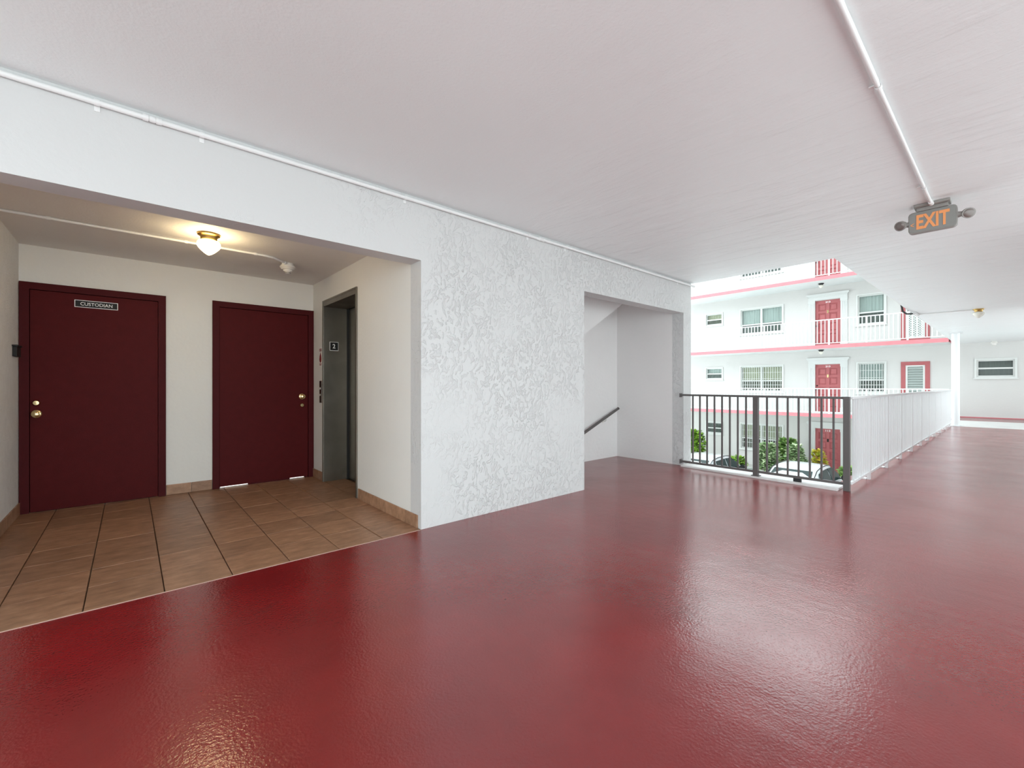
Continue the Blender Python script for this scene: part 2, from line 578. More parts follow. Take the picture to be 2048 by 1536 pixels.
# ------------------------------------------------------------------ structure
XO = -3.2            # open end of the lobby, left behind the viewpoint
YO = -1.9            # open side of the lobby, behind the viewpoint
fl = MB().prism([(XO, YO), (6.2, YO), (6.2, -0.9), (17.35, -0.9), (17.35, 1.36), (6.2, 1.36), (6.2, YW),
                 (SX1, YW), (SX1, YS), (3.7, YS), (3.7, YW), (XO, YW)], 'z', -0.14, 0.0).build('floor', 'red_floor_paint')
tag(fl, 'glossy red painted concrete floor of the open walkway', 'floor', kind='structure')
o = MB().box(17.35, 20.45, -0.9, 1.36, -0.14, -0.004).build('floor', 'concrete_light')
tag(o, 'pale concrete floor strip at the far end of walkway', 'floor', kind='structure')
o = MB().box(20.45, XF, -6, 1.45, -0.14, 0.0).build('floor', 'red_floor_paint')
tag(o, 'red painted floor strip along the far wall', 'floor', kind='structure')

ce = MB().prism([(XO, YO), (6.2, YO), (6.2, -0.9), (XF, -0.9), (XF, 1.38), (6.2, 1.38), (6.2, YW2), (XO, YW2)],
                'z', ZC, ZC + 0.14).build('ceiling', 'white_ceiling_paint')
tag(ce, 'white painted ceiling slab with trowel marks over the walkway', 'ceiling', kind='structure')

mw = MB()
cell_wall(mw, 'x', [XO, XL, XR, SX0, SX1, XE], [0, ZH, SZ, ZC],
          lambda u, z: not (in_rect(u, z, (XL, XR, -1, ZH)) or in_rect(u, z, (SX0, SX1, -1, SZ))), YW, YW2)
o = mw.build('wall_left', 'white_stucco')
tag(o, 'white textured stucco wall with recess and stair openings', 'wall', kind='structure')

# lift recess
LY0, LY1, LZ = 4.40, 5.41, 2.135   # lift opening
rw = MB()
cell_wall(rw, 'y', [YW2, LY0, LY1, YB + .15], [0, LZ, ZR + .1], lambda u, z: not in_rect(u, z, (LY0, LY1, -1, LZ)), XR, XR + 0.12)
o = rw.build('wall_recess_right', 'white_plaster')
tag(o, 'smooth white recess wall holding the elevator entrance', 'wall', kind='structure')
o = MB().box(XL - .15, XL, YW2, YB + .15, 0, ZR + .1).build('wall_recess_left', 'white_rough_plaster')
tag(o, 'rough grey-white recess side wall left of custodian door', 'wall', kind='structure')
D1 = (-0.741, 0.283, 2.074)
D2 = (0.686, 1.743, 2.081)
bw = MB()
cell_wall(bw, 'x', [XL, D1[0] + .03, D1[1] - .03, D2[0] + .03, D2[1] - .03, XR], [0, 2.045, ZR + .1],
          lambda u, z: not (in_rect(u, z, (D1[0] + .03, D1[1] - .03, -1, 2.045)) or in_rect(u, z, (D2[0] + .03, D2[1] - .03, -1, 2.045))),
          YB, YB + .15)
o = bw.build('wall_recess_back', 'white_plaster')
tag(o, 'white back wall of the recess around two maroon doors', 'wall', kind='structure')
o = MB().box(XL - .15, XR + .12, YW2, YB + .15, ZR, ZR + .1).build('ceiling', 'recess_ceiling_paint')
tag(o, 'low beige-grey ceiling inside the elevator recess', 'ceiling', kind='structure')

# tiled floor
tf = MB().box(XL - .1, XR + .3, YW, YB + .1, -0.14, -0.012).build('floor_recess', 'grout_dark')
tag(tf, 'brown tiled floor of the elevator recess', 'floor', kind='structure')
cols = [XL, -0.51, -0.181, 0.147, 0.471, 0.790, 1.110, 1.430, XR]
rows = [YW] + [YW + 0.355 + 0.322 * k for k in range(8)] + [YB]
GX, GY = 0.0055, 0.0022
for i in range(len(cols) - 1):
    for j in range(len(rows) - 1):
        x0, x1 = cols[i] + GX / 2, cols[i + 1] - GX / 2
        y0, y1 = rows[j] + GY / 2, rows[j + 1] - GY / 2
        dz = random.uniform(-0.0006, 0.0006)
        m = MB()
        c = 0.0025
        m.v += [(x0, y0, -0.013), (x1, y0, -0.013), (x1, y1, -0.013), (x0, y1, -0.013),
                (x0, y0, -c + dz), (x1, y0, -c + dz), (x1, y1, -c + dz), (x0, y1, -c + dz),
                (x0 + c, y0 + c / 2, dz), (x1 - c, y0 + c / 2, dz), (x1 - c, y1 - c / 2, dz), (x0 + c, y1 - c / 2, dz)]
        m.f += [(0, 1, 5, 4), (1, 2, 6, 5), (2, 3, 7, 6), (3, 0, 4, 7), (4, 5, 9, 8), (5, 6, 10, 9), (6, 7, 11, 10), (7, 4, 8, 11), (8, 9, 10, 11)]
        m.build('tile', 'brown_floor_tile', tf)
for j in range(4):   # tiles running into the lift threshold
    MB().box(XR + .002, XR + .25, LY0 + .02 + j * .25, LY0 + .02 + j * .25 + .247, -0.013, -0.0005).build('tile', 'brown_floor_tile', tf)

MB().box(XL + .002, XR - .002, YW - .006, YW - .0003, -.05, .0022).build('edge_strip', 'edge_cream', tf)
# tile skirting
def skirting(name, label, runs):
    e = tag(empty(name, (runs[0][0], runs[0][2], 0)), label, 'baseboard', kind='structure')
    for (x0, x1, y0, y1, axis, cuts) in runs:
        for a, b in zip(cuts[:-1], cuts[1:]):
            m = MB()
            if axis == 'x':
                m.box(a + .001, b - .001, y0, y1, 0.001, 0.105)
            else:
                m.box(x0, x1, a + .001, b - .001, 0.001, 0.105)
            m.build('tile', 'brown_base_tile', e, bevel=0.002)
    return e


skirting('baseboard_right', 'brown tile baseboard under the white wall beside elevator', [(XR - .011, XR, 0, 0, 'y', [YW + .045, 3.35, 3.66, 3.98, 4.22, LY0 - .045])])
skirting('baseboard_corner', 'short brown tile baseboard between right maroon door and elevator', [(XR - .011, XR, 0, 0, 'y', [LY1 + .03, 5.62, YB])])
skirting('baseboard_back', 'brown tile baseboard between the two maroon doors', [(0, 0, YB - .011, YB, 'x', [D1[1] + .002, 0.50, D2[0] - .002])])
skirting('baseboard_left', 'brown tile baseboard along the rough left recess wall', [(XL, XL + .011, 0, 0, 'y', [YW2, 3.6, 3.92, 4.24, 4.56, 4.88, 5.20, 5.52, YB - .02])])


# ------------------------------------------------------------------ the two maroon doors
def flush_door(name, label, d, knob_x, knob_z, bolt_z, gap):
    x0, x1, zt = d
    e = tag(empty(name, ((x0 + x1) / 2, YB, 0)), label, 'door', kind='structure')
    fw = 0.062
    m = MB()
    cell_wall(m, 'x', [x0, x0 + fw, x1 - fw, x1], [0.0, zt - fw, zt], lambda u, z: not in_rect(u, z, (x0 + fw, x1 - fw, -1, zt - fw)), YB - .028, YB + .10)
    # rebate stop
    m.box(x0 + fw, x0 + fw + .014, YB + .03, YB + .10, 0, zt - fw)
    m.box(x1 - fw - .014, x1 - fw, YB + .03, YB + .10, 0, zt - fw)
    m.box(x0 + fw, x1 - fw, YB + .03, YB + .10, zt - fw - .014, zt - fw)
    m.build('door_frame', 'maroon_frame_paint', e)
    lf = MB().box(x0 + fw + .003, x1 - fw - .003, YB - .015, YB + .029, gap, zt - fw - .004).build('door_leaf', 'maroon_door_paint', e, bevel=0.002)
    yf = YB - .015
    k = MB().lathe((knob_x, yf, knob_z), (0, -1, 0), [(0, .036), (.004, .036), (.010, .030), (.012, .017), (.034, .015), (.040, .023), (.050, .0275), (.060, .026), (.066, .018), (.067, .0)], 28).build('door_knob', 'brass', lf, smooth=True)
    b = MB().lathe((knob_x, yf, bolt_z), (0, -1, 0), [(0, .027), (.006, .027), (.014, .021), (.018, .019), (.019, .0)], 24).build('deadbolt', 'brass', lf, smooth=True)
    return e, lf


door1, leaf1 = flush_door('door_1', 'maroon flush door with a black custodian sign', D1, -0.637, 0.888, 0.988, 0.004)
sp = MB().box(-0.392, -0.088, YB - .019, YB - .0151, 1.885, 1.953).build('sign_plate', 'sign_white', leaf1, label='white bordered black name plate')
MB().box(-0.387, -0.093, YB - .0200, YB - .0189, 1.890, 1.948).build('sign_face', 'black_plastic', leaf1)
place_text('sign_lettering', 'CUSTODIAN', 0.224, 0.031, (-0.240, YB - .0206, 1.919), '-y', 'sign_white', leaf1, depth=0.002, bold=0.004)

door2, leaf2 = flush_door('door_2', 'maroon flush door between white wall and elevator, light under it', D2, 1.607, 1.008, 0.900, 0.016)
# sweep closing the middle of the gap below the second door
MB().box(1.03, 1.47, YB - .012, YB + .025, 0.002, 0.0165).build('door_sweep', 'maroon_frame_paint', leaf2)
MB().box(1.64, 1.675, YB - .012, YB + .025, 0.002, 0.0165).build('door_sweep', 'maroon_frame_paint', leaf2)
# the lit room behind it
rm = MB()
rm.box(0.55, 0.60, YB + .15, 7.6, 0, 2.3); rm.box(1.84, 1.89, YB + .15, 7.6, 0, 2.3)
rm.box(0.55, 1.89, 7.6, 7.65, 0, 2.3); rm.box(0.55, 1.89, YB + .15, 7.65, 2.3, 2.35)
o = rm.build('wall_room', 'white_plaster')
tag(o, 'white walls of the lit room behind right maroon door', 'wall', kind='structure')
o = MB().box(0.55, 1.89, YB + .03, 7.65, -0.1, 0.001).build('floor', 'white_floor')
tag(o, 'white floor of the lit room behind right maroon door', 'floor', kind='structure')
ld = bpy.data.lights.new('room_light', 'AREA'); ld.energy = 60; ld.size = 0.5; ld.color = (1, .97, .92)
lo = bpy.data.objects.new('room_light', ld); COL.objects.link(lo); lo.location = (1.2, 6.3, 2.25)
# room behind the first door is closed and dark
rm = MB().box(XL - .15, 0.4, YB + .12, YB + .17, 0, 2.2).build('wall_closet', 'dark_interior')
tag(rm, 'dark closet back panel behind the custodian door', 'wall', kind='structure')

# ------------------------------------------------------------------ elevator entrance
el = tag(empty('elevator', (XR, (LY0 + LY1) / 2, 0)), 'brushed steel elevator entrance with floor number 2 plate', 'elevator')
DX = 2.02
jm = MB().box(XR - .012, DX, LY1 - .022, LY1, 0, LZ).build('far_jamb', 'brushed_steel', el, bevel=.002)
MB().box(XR - .012, DX, LY0, LY0 + .022, 0, LZ).build('near_jamb', 'brushed_steel', el, bevel=.002)
MB().box(XR - .012, DX, LY0 + .022, LY1 - .022, LZ - .055, LZ).build('header', 'brushed_steel', el, bevel=.002)
fr = MB()
cell_wall(fr, 'y', [LY0 - .014, LY0 + .004, LY1 - .004, LY1 + .014], [0, LZ - .004, LZ + .014], lambda u, z: not in_rect(u, z, (LY0 + .004, LY1 - .004, -1, LZ - .004)), XR - .016, XR + .001)
fr.build('trim_frame', 'brushed_steel', el)
MB().box(DX - .002, DX + .03, LY0 + .022, 4.915, 0.002, LZ - .055).build('door_panel', 'brushed_steel', el)
MB().box(DX + .014, DX + .04, 4.905, LY1 - .022, 0.002, LZ - .055).build('door_panel', 'brushed_steel', el)
MB().box(DX - .012, DX + .014, LY1 - .034, LY1 - .0225, 0.002, LZ - .056).build('dark_gap_strip', 'car_trim', el)  # black strip standing in for the dark of the gap between jamb and door
pl = MB().box(1.803, 1.905, LY1 - .026, LY1 - .0221, 1.563, 1.668).build('number_plate', 'sign_white', el, label='black floor number plate with thin white border')
MB().box(1.808, 1.900, LY1 - .0270, LY1 - .0258, 1.568, 1.663).build('plate_face', 'black_plastic', pl)
place_text('numeral', '2', 0.032, 0.052, (1.852, LY1 - .0276, 1.617), '-y', 'sign_white', pl, depth=.0015, bold=.01)
# shaft behind
o = MB().box(DX + .04, DX + .09, LY0 - .2, LY1 + .2, -.1, 2.4).box(XR + .12, DX + .09, LY0 - .2, LY0 - .001, -.1, 2.4).box(XR + .12, DX + .09, LY1 + .001, LY1 + .2, -.1, 2.4).box(XR + .12, DX + .09, LY0 - .2, LY1 + .2, LZ + .001, 2.4).box(XR + .27, DX + .09, LY0 - .2, LY1 + .2, -.1, -.02).build('wall_shaft', 'dark_interior')
tag(o, 'dark elevator shaft wall behind the steel doors', 'wall', kind='structure')

cp = tag(empty('call_panel', (XR, 5.52, 0.95)), 'narrow dark elevator call button panel beside maroon door', 'button panel')
MB().box(XR - .008, XR - .0005, 5.489, 5.556, 0.935, 1.200).build('face_plate', 'dark_bronze', cp, bevel=.002)
for z in (1.108, 1.030):
    MB().lathe((XR - .008, 5.522, z), (-1, 0, 0), [(0, .013), (.005, .013), (.006, .0)], 16).build('button', 'white_plastic', cp, smooth=True)
fs = tag(empty('fire_notice', (XR, 5.53, 1.39)), 'small white notice with dark red print above call panel', 'notice')
MB().box(XR - .003, XR - .0005, 5.475, 5.585, 1.375, 1.600).build('sheet', 'white_plaster', fs)
pr = MB()
for z in (1.578, 1.560):
    pr.box(XR - .0040, XR - .0028, 5.49, 5.57, z, z + .011)
pr.box(XR - .0040, XR - .0028, 5.50, 5.56, 1.388, 1.398)
pr.box(XR - .0040, XR - .0028, 5.49, 5.57, 1.404, 1.411)
pr.prism([(5.53, 1.545), (5.50, 1.50), (5.49, 1.46), (5.505, 1.43), (5.53, 1.42), (5.555, 1.43), (5.57, 1.46), (5.56, 1.50)], 'x', XR - .0040, XR - .0028)
pr.build('print', 'red_print', fs)

bx = tag(empty('wall_box', (XL, 5.63, 1.40)), 'small black box on the wall left of custodian door', 'box')
MB().box(XL + .0005, XL + .028, 5.53, 5.70, 1.392, 1.475).build('housing', 'black_plastic', bx, bevel=.004)
MB().box(XL + .0005, XL + .036, 5.51, 5.70, 1.4755, 1.489).build('lid', 'black_plastic', bx, bevel=.002)


# ------------------------------------------------------------------ lamps, smoke detector, conduits
def acorn_lamp(x, y, z, label, lit, power, s=1.0):
    e = tag(empty('ceiling_lamp', (x, y, z)), label, 'lamp')
    MB().lathe((x, y, z), (0, 0, -1), [(0, .079 * s), (.005, .082 * s), (.014, .080 * s), (.022, .066 * s), (.030, .060 * s), (.050, .058 * s), (.056, .052 * s), (.057, 0)], 32).build('brass_base', 'dull_brass', e, smooth=True)
    m = MB()
    pf = [(.054, .050), (.062, .072), (.078, .083), (.098, .084), (.118, .074), (.140, .054), (.158, .034), (.170, .018), (.176, .006), (.178, 0)]
    m.lathe((x, y, z), (0, 0, -1), [(t, r * s) for t, r in pf], 32)
    m.build('glass_shade', lit, e, smooth=True)
    if power:
        l = bpy.data.lights.new('lamp_bulb', 'POINT')
        l.energy = power; l.color = (1.0, 0.84, 0.56); l.shadow_soft_size = 0.08
        b = bpy.data.objects.new('lamp_bulb', l)
        b.location = (x, y, z - .105)
        link(b, e)
    return e


m, nt, b, N, L = nmat('lit_shade')
b.inputs['Base Color'].default_value = (0.9, 0.85, 0.65, 1)
b.inputs['Emission Color'].default_value = (1.0, 0.80, 0.40, 1)
b.inputs['Emission Strength'].default_value = 2.2
tr_ = N.new('ShaderNodeBsdfTransparent'); tr_.inputs[0].default_value = (1, .95, .85, 1)
mx_ = N.new('ShaderNodeMixShader'); mx_.inputs[0].default_value = 0.55
L.new(b.outputs[0], mx_.inputs[1]); L.new(tr_.outputs[0], mx_.inputs[2])
L.new(mx_.outputs[0], N['Material Output'].inputs['Surface'])
simple('clear_shade', (0.80, 0.78, 0.70), 0.08)
lampA = acorn_lamp(0.497, 4.42, ZR, 'lit acorn glass ceiling lamp on brass base in recess', 'lit_shade', 11.0)
acorn_lamp(12.45, 0.454, ZC, 'unlit acorn glass ceiling lamp above the far walkway', 'clear_shade', 0)

sd = tag(empty('smoke_detector', (1.235, 4.955, ZR)), 'white round smoke detector on recess ceiling', 'smoke detector')
MB().lathe((1.235, 4.955, ZR), (0, 0, -1), [(0, .055), (.022, .055), (.023, .066), (.034, .066)], 28).build('back_box', 'white_plastic', sd, smooth=True)
MB().lathe((1.235, 4.955, ZR - .035), (0, 0, -1), [(0, .074), (.008, .074), (.016, .066), (.030, .056), (.032, .044), (.040, .042), (.050, .036), (.052, .026), (.066, .024), (.070, .018), (.071, 0)], 28).build('sensor_head', 'white_plastic', sd, smooth=True)
MB().lathe((1.235, 4.955, ZR - .094), (0, 0, -1), [(0, .0262), (.005, .0262)], 20).build('vent_ring', 'car_trim', sd)


def strap(e, p, d, r, side):
    """two-hole pipe strap: band round the pipe + ears; d = pipe direction axis 'x'/'y'; side = mounting direction"""
    m = MB()
    n = 14
    w = .011
    for k in range(n):
        a0, a1 = math.pi * 2 * k / n, math.pi * 2 * (k + 1) / n
        ra, rb = r + .0005, r + .003
        for (q0, q1) in ((a0, a1),):
            pts = []
            for s in (-w, w):
                for (rr, aa) in ((ra, q0), (rb, q0), (rb, q1), (ra, q1)):
                    u, v = rr * math.cos(aa), rr * math.sin(aa)
                    pts.append((p[0] + s, p[1] + u, p[2] + v) if d == 'x' else (p[0] + u, p[1] + s, p[2] + v))
            b = len(m.v); m.v += pts
            m.f += [(b, b + 1, b + 2, b + 3), (b + 4, b + 7, b + 6, b + 5), (b + 1, b + 5, b + 6, b + 2), (b, b + 3, b + 7, b + 4)]
    if side == 'wall':
        m.box(p[0] - w, p[0] + w, YW - .004, YW - .0005, p[2] - r - .024, p[2] - r + .006)
    else:
        zt = p[2] + r
        if d == 'x':
            m.box(p[0] - w, p[0] + w, p[1] + r - .004, p[1] + r + .024, zt - .006, zt - .0005)
        else:
            m.box(p[0] + r - .004, p[0] + r + .024, p[1] - w, p[1] + w, zt - .006, zt - .0005)
    return m.build('strap', 'conduit_paint', e)


rc = .0135
wc = tag(empty('conduit', (2, YW - rc, 2.60)), 'long white conduit along the top of stucco wall', 'conduit')
zc0 = 2.592
MB().tube([(XO + .05, YW - rc - .007, zc0), (XE + .02, YW - rc - .007, zc0)], rc, 14).build('pipe', 'conduit_paint', wc, smooth=True)
MB().tube([(XE + .02, YW - rc - .007, zc0), (XE + .055, YW - rc - .007, zc0 + .001)], .017, 14).build('end_fitting', 'conduit_paint', wc, smooth=True)
for x in (-.127, .314, 1.60, 2.90, 3.44, 4.66, 5.78):
    strap(wc, (x, YW - rc - .007, zc0), 'x', rc, 'wall')
for x in (.092, 3.07):
    for dx in (-.028, .0, .028):
        MB().tube([(x + dx - .012, YW - rc - .007, zc0), (x + dx + .012, YW - rc - .007, zc0)], .0175 if dx else .0158, 14).build('coupling', 'conduit_paint', wc, smooth=True)

rr_ = .0105
rcn = tag(empty('conduit', (0, 4.745, ZR)), 'thin white conduit on recess ceiling leading to smoke detector', 'conduit')
zz = ZR - rr_ - .002
MB().tube([(XL, 4.745, zz), (0.90, 4.745, zz)], rr_, 12).build('pipe', 'conduit_paint', rcn, smooth=True)
MB().tube([(0.90, 4.745, zz), (0.98, 4.750, zz), (1.05, 4.775, zz), (1.11, 4.815, zz), (1.16, 4.865, zz), (1.195, 4.90, zz)], rr_, 12).build('bend', 'conduit_paint', rcn, smooth=True)
for x in (-.46, .37, .90):
    strap(rcn, (x, 4.745, zz), 'x', rr_, 'ceil')
MB().tube([(1.183, 4.888, zz), (1.205, 4.912, zz)], .018, 10).build('connector', 'conduit_paint', rcn, smooth=True)

rx = .0125
ec = tag(empty('conduit', (2.5, .437, ZC)), 'white ceiling conduit running to the exit sign', 'conduit')
ze = ZC - rx - .008
MB().tube([(XO + .05, .437, ze), (2.70, .437, ze)], rx, 14).build('pipe', 'conduit_paint', ec, smooth=True)
MB().tube([(2.70, .437, ze), (4.83, .437, ze)], rx - .002, 14).build('pipe', 'conduit_paint', ec, smooth=True)
strap(ec, (2.76, .437, ze), 'x', rx - .001, 'ceil')
strap(ec, (4.42, .437, ze), 'x', rx - .001, 'ceil')
strap(ec, (0.9, .437, ze), 'x', rx + .0005, 'ceil')
MB().tube([(4.80, .437, ze), (4.862, .437, ze)], .0165, 12).build('connector', 'conduit_paint', ec, smooth=True)

fc = tag(empty('conduit', (12.4, 0.9, ZC)), 'thin white conduit from far ceiling lamp to walkway edge', 'conduit')
MB().tube([(12.44, 0.53, ZC - .012), (12.37, 1.30, ZC - .012)], .010, 10).build('pipe', 'conduit_paint', fc, smooth=True)
MB().box(11.95, 12.42, 1.30, 1.345, ZC - .050, ZC - .001).build('junction_box', 'conduit_paint', fc, bevel=.006)
MB().tube([(12.0, 1.36, ZC - .03), (11.7, 1.41, ZC - .06), (11.3, 1.42, ZC - .05), (11.0, 1.40, ZC + .03)], .016, 8).build('black_cable', 'black_plastic', fc, smooth=True)

# ------------------------------------------------------------------ exit sign
ex = tag(empty('exit_sign', (4.93, .437, ZC)), 'grey ceiling exit sign with orange letters and two lamp heads', 'exit sign')
MB().box(4.86, 5.00, .330, .545, ZC - .022, ZC - .0005).build('canopy', 'exit_housing', ex, bevel=.003)
MB().box(4.895, 4.985, .345, .530, ZC - .05, ZC - .0225).build('mount', 'exit_housing', ex, bevel=.003)


def rounded(y0, y1, z0, z1, r, n=5):
    out = []
    for (cy, cz, a) in ((y1 - r, z1 - r, 0), (y0 + r, z1 - r, 90), (y0 + r, z0 + r, 180), (y1 - r, z0 + r, 270)):
        for k in range(n + 1):
            t = math.radians(a + 90 * k / n)
            out.append((cy + r * math.cos(t), cz + r * math.sin(t)))
    return out


hz0, hz1 = 2.408, 2.583
MB().prism(rounded(.293, .583, hz0, hz1, .028), 'x', 4.915, 4.965).build('housing', 'exit_housing', ex, bevel=.004)
MB().prism(rounded(.300, .576, hz0 + .007, hz1 - .007, .024), 'x', 4.911, 4.9155).build('face_panel', 'exit_face', ex)
place_text('exit_lettering', 'EXIT', .196, .118, (4.9098, .434, 2.495), '-x', 'exit_letters', ex, depth=.0025, bold=.03)
place_text('arrow', '<', .022, .030, (4.9098, .557, 2.478), '-x', 'exit_letters', ex, depth=.0025, bold=.0)
for s, y, z in ((1, .628, 2.492), (-1, .236, 2.494)):
    hd = MB().lathe((4.905 if s > 0 else 4.93, y, z), (-.86, .35 * s, -.35), [(-.045, .014), (-.036, .028), (-.012, .037), (.012, .040), (.016, .040), (.0165, .036)], 22).build('lamp_head', 'exit_housing', ex, smooth=True)
    d = Vector((-.86, .35 * s, -.35)).normalized()
    c0 = Vector((4.905 if s > 0 else 4.93, y, z)) + d * .0155
    MB().lathe(tuple(c0), tuple(d), [(0, .034), (.004, .030), (.007, .016), (.008, 0)], 20).build('lens', 'lamp_lens', hd, smooth=True)
    MB().tube([(4.94, .575 if s > 0 else .30, z + .005), (4.925, y - .02 * s, z + .003)], [.026, .016], 12).build('arm', 'exit_housing', ex, smooth=True)

# far smoke detector under walkway ceiling
sd = tag(empty('smoke_detector', (21.9, .44, ZC)), 'small white detector under ceiling at the far wall', 'smoke detector')
MB().box(21.84, 21.96, .38, .50, ZC - .04, ZC - .0005).build('back_box', 'white_plastic', sd, bevel=.006)
MB().lathe((21.9, .44, ZC - .0405), (0, 0, -1), [(0, .085), (.02, .088), (.05, .06), (.09, .05), (.11, .02), (.111, 0)], 20).build('sensor_head', 'white_plastic', sd, smooth=True)

# ------------------------------------------------------------------ stair well
o = MB().box(SX1, XE, YW2, YS + .2, 0, ZC + .14).build('wall_stair_right', 'white_plaster_stairs')
tag(o, 'grey-white plaster side wall inside the stair opening', 'wall', kind='structure')
o = MB().box(1.9, SX1, YS, YS + .17, G, ZC + .3).build('wall_stair_back', 'white_plaster_stairs')
tag(o, 'grey-white plaster back wall behind the stair handrail', 'wall', kind='structure')
SOF = (5.408, 2.330, 0.592)
so = MB()
# underside of the flight above: z = 2.44 at x = 6.03, slope .59
sz = lambda x: SOF[1] + (x - SOF[0]) * SOF[2]
so.prism([(1.9, sz(1.9)), (SX1, sz(SX1)), (SX1, ZC + .14), (1.9, ZC + .14)], 'y', 3.75, YS)
o = so.build('ceiling_stairs', 'white_plaster_stairs')
tag(o, 'sloping underside of the upper stair flight', 'ceiling', kind='structure')
o = MB().box(1.9, SX1, YW2, 3.75, 2.5, ZC + .14).build('ceiling_stairwell', 'white_plaster_stairs')
tag(o, 'flat ceiling strip just inside the stair opening', 'ceiling', kind='structure')
st = tag(empty('staircase', (3.7, 3.8, 0)), 'red painted stair flight descending behind the stucco wall', 'staircase', kind='structure')
for k in range(9):
    MB().box(3.7 - .2 * (k + 1), 3.7 - .2 * k, YW2 + .005, YS - .005, -.18 * (k + 1) - .16, -.18 * (k + 1)).build('step', 'red_floor_paint', st)
hr = tag(empty('handrail', (5.5, YS - .06, .6)), 'sloping metal stair handrail on the plaster wall', 'handrail')
sl = (.774 - .449) / (5.891 - 5.059)
hp = lambda x: (x, YS - .065, .774 + sl * (x - 5.891))
MB().tube([hp(2.6), hp(5.885)], .0205, 14).build('rail', 'grey_metal', hr, smooth=True)
MB().tube([hp(5.885), hp(5.893)], .022, 14).build('end_cap', 'car_trim', hr, smooth=True)
for x in (5.58, 4.2, 3.0):
    p = hp(x)
    MB().tube([(p[0], p[1], p[2] - .018), (p[0], p[1] + .005, p[2] - .055), (p[0], p[1] + .030, p[2] - .068), (p[0], YS - .004, p[2] - .068)], .007, 8).build('bracket', 'white_plastic', hr, smooth=True)
    MB().lathe((p[0], YS - .0005, p[2] - .068), (0, -1, 0), [(0, .026), (.006, .026), (.010, .016), (.011, 0)], 16).build('flange', 'white_plastic', hr, smooth=True)

# ------------------------------------------------------------------ railings
def bar_mesh(name, sx, sy, h, mat):
    me = MB().box(-sx / 2, sx / 2, -sy / 2, sy / 2, 0, h).mesh(name)
    me.materials.append(MATS[mat])
    return me


cb = MB().prism([(5.775, 1.26), (6.195, 1.26), (6.195, YW - .005), (5.86, YW - .005)], 'z', 0.0005, 0.022).build('curb', 'curb_white')
tag(cb, 'low white curb under the lobby railing', 'curb')

XRL, RT = 5.865, 1.022
br = tag(empty('railing', (XRL, 2.1, 0)), 'dark railing section between stucco wall and corner post', 'railing')
MB().box(XRL - .022, XRL + .022, 1.222, YW - .012, RT - .026, RT).build('top_rail', 'grey_metal', br, bevel=.002)
MB().box(XRL - .016, XRL + .016, 1.222, YW - .012, .062, .090).build('bottom_rail', 'grey_metal', br, bevel=.002)
MB().box(XRL - .03, XRL + .03, YW - .0125, YW - .0005, RT - .045, RT + .012).build('wall_bracket', 'grey_metal', br)
MB().box(XRL - .03, XRL + .03, YW - .0125, YW - .0005, .045, .105).build('wall_bracket', 'grey_metal', br)
MB().box(XRL - .026, XRL + .026, 2.081, 2.138, .0225, RT - .0262).build('post', 'grey_metal', br, bevel=.002)
MB().box(XRL - .030, XRL + .026, 1.165, 1.2215, .0005, RT + .001).build('post', 'grey_metal', br, bevel=.002)
MB().box(XRL - .042, XRL + .042, 2.065, 2.154, .0225, .030).build('post_foot', 'grey_metal', br)
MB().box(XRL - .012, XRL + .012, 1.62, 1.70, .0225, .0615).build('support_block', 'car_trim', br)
bm_ = bar_mesh('baluster', .018, .018, RT - .026 - .0905, 'grey_metal')
for y in [2.918 - .0989 * k for k in range(8)] + [1.984 - .112 * k for k in range(7)]:
    inst('baluster', bm_, (XRL, y, .0903), br)

YRL = 1.165
wr = tag(empty('railing', (11.7, YRL, 0)), 'long white railing along the walkway edge to the column', 'railing')
XW0, XW1 = XRL + .0275, 17.40
MB().box(XW0, XW1, YRL - .020, YRL + .024, RT - .026, RT).build('top_rail', 'white_paint_metal', wr, bevel=.002)
MB().box(XW0, XW1, YRL - .014, YRL + .016, .070, .098).build('bottom_rail', 'white_paint_metal', wr, bevel=.002)
bm2 = bar_mesh('baluster', .018, .018, RT - .026 - .0985, 'white_paint_metal')
pm2 = bar_mesh('post', .042, .034, RT - .027, 'white_paint_metal')
fm2 = bar_mesh('post_foot', .10, .08, .012, 'white_paint_metal')
px = [6.80] + [6.80 + 1.125 * k for k in range(1, 10)]
edges = [XW0] + px + [XW1]
for x in px:
    inst('post', pm2, (x, YRL, .0006), wr)
    inst('post_foot', fm2, (x, YRL + .06, .0007), wr)
for a, b_ in zip(edges[:-1], edges[1:]):
    n = max(2, round((b_ - a) / .1125))
    for k in range(1, n):
        inst('baluster', bm2, (a + (b_ - a) * k / n, YRL, .0983), wr)

cl = tag(empty('column', (17.5, 1.08, 0)), 'round white steel column at the end of the long railing', 'column', kind=None)
MB().lathe((17.5, 1.08, 0), (0, 0, 1), [(.0125, .086), (ZC - .031, .086)], 28).build('shaft', 'white_paint_metal', cl, smooth=True)
MB().box(17.37, 17.63, .95, 1.21, .0005, .012).build('base_plate', 'white_paint_metal', cl)
MB().box(17.36, 17.64, .94, 1.22, ZC - .030, ZC - .0005).build('cap_plate', 'white_paint_metal', cl)

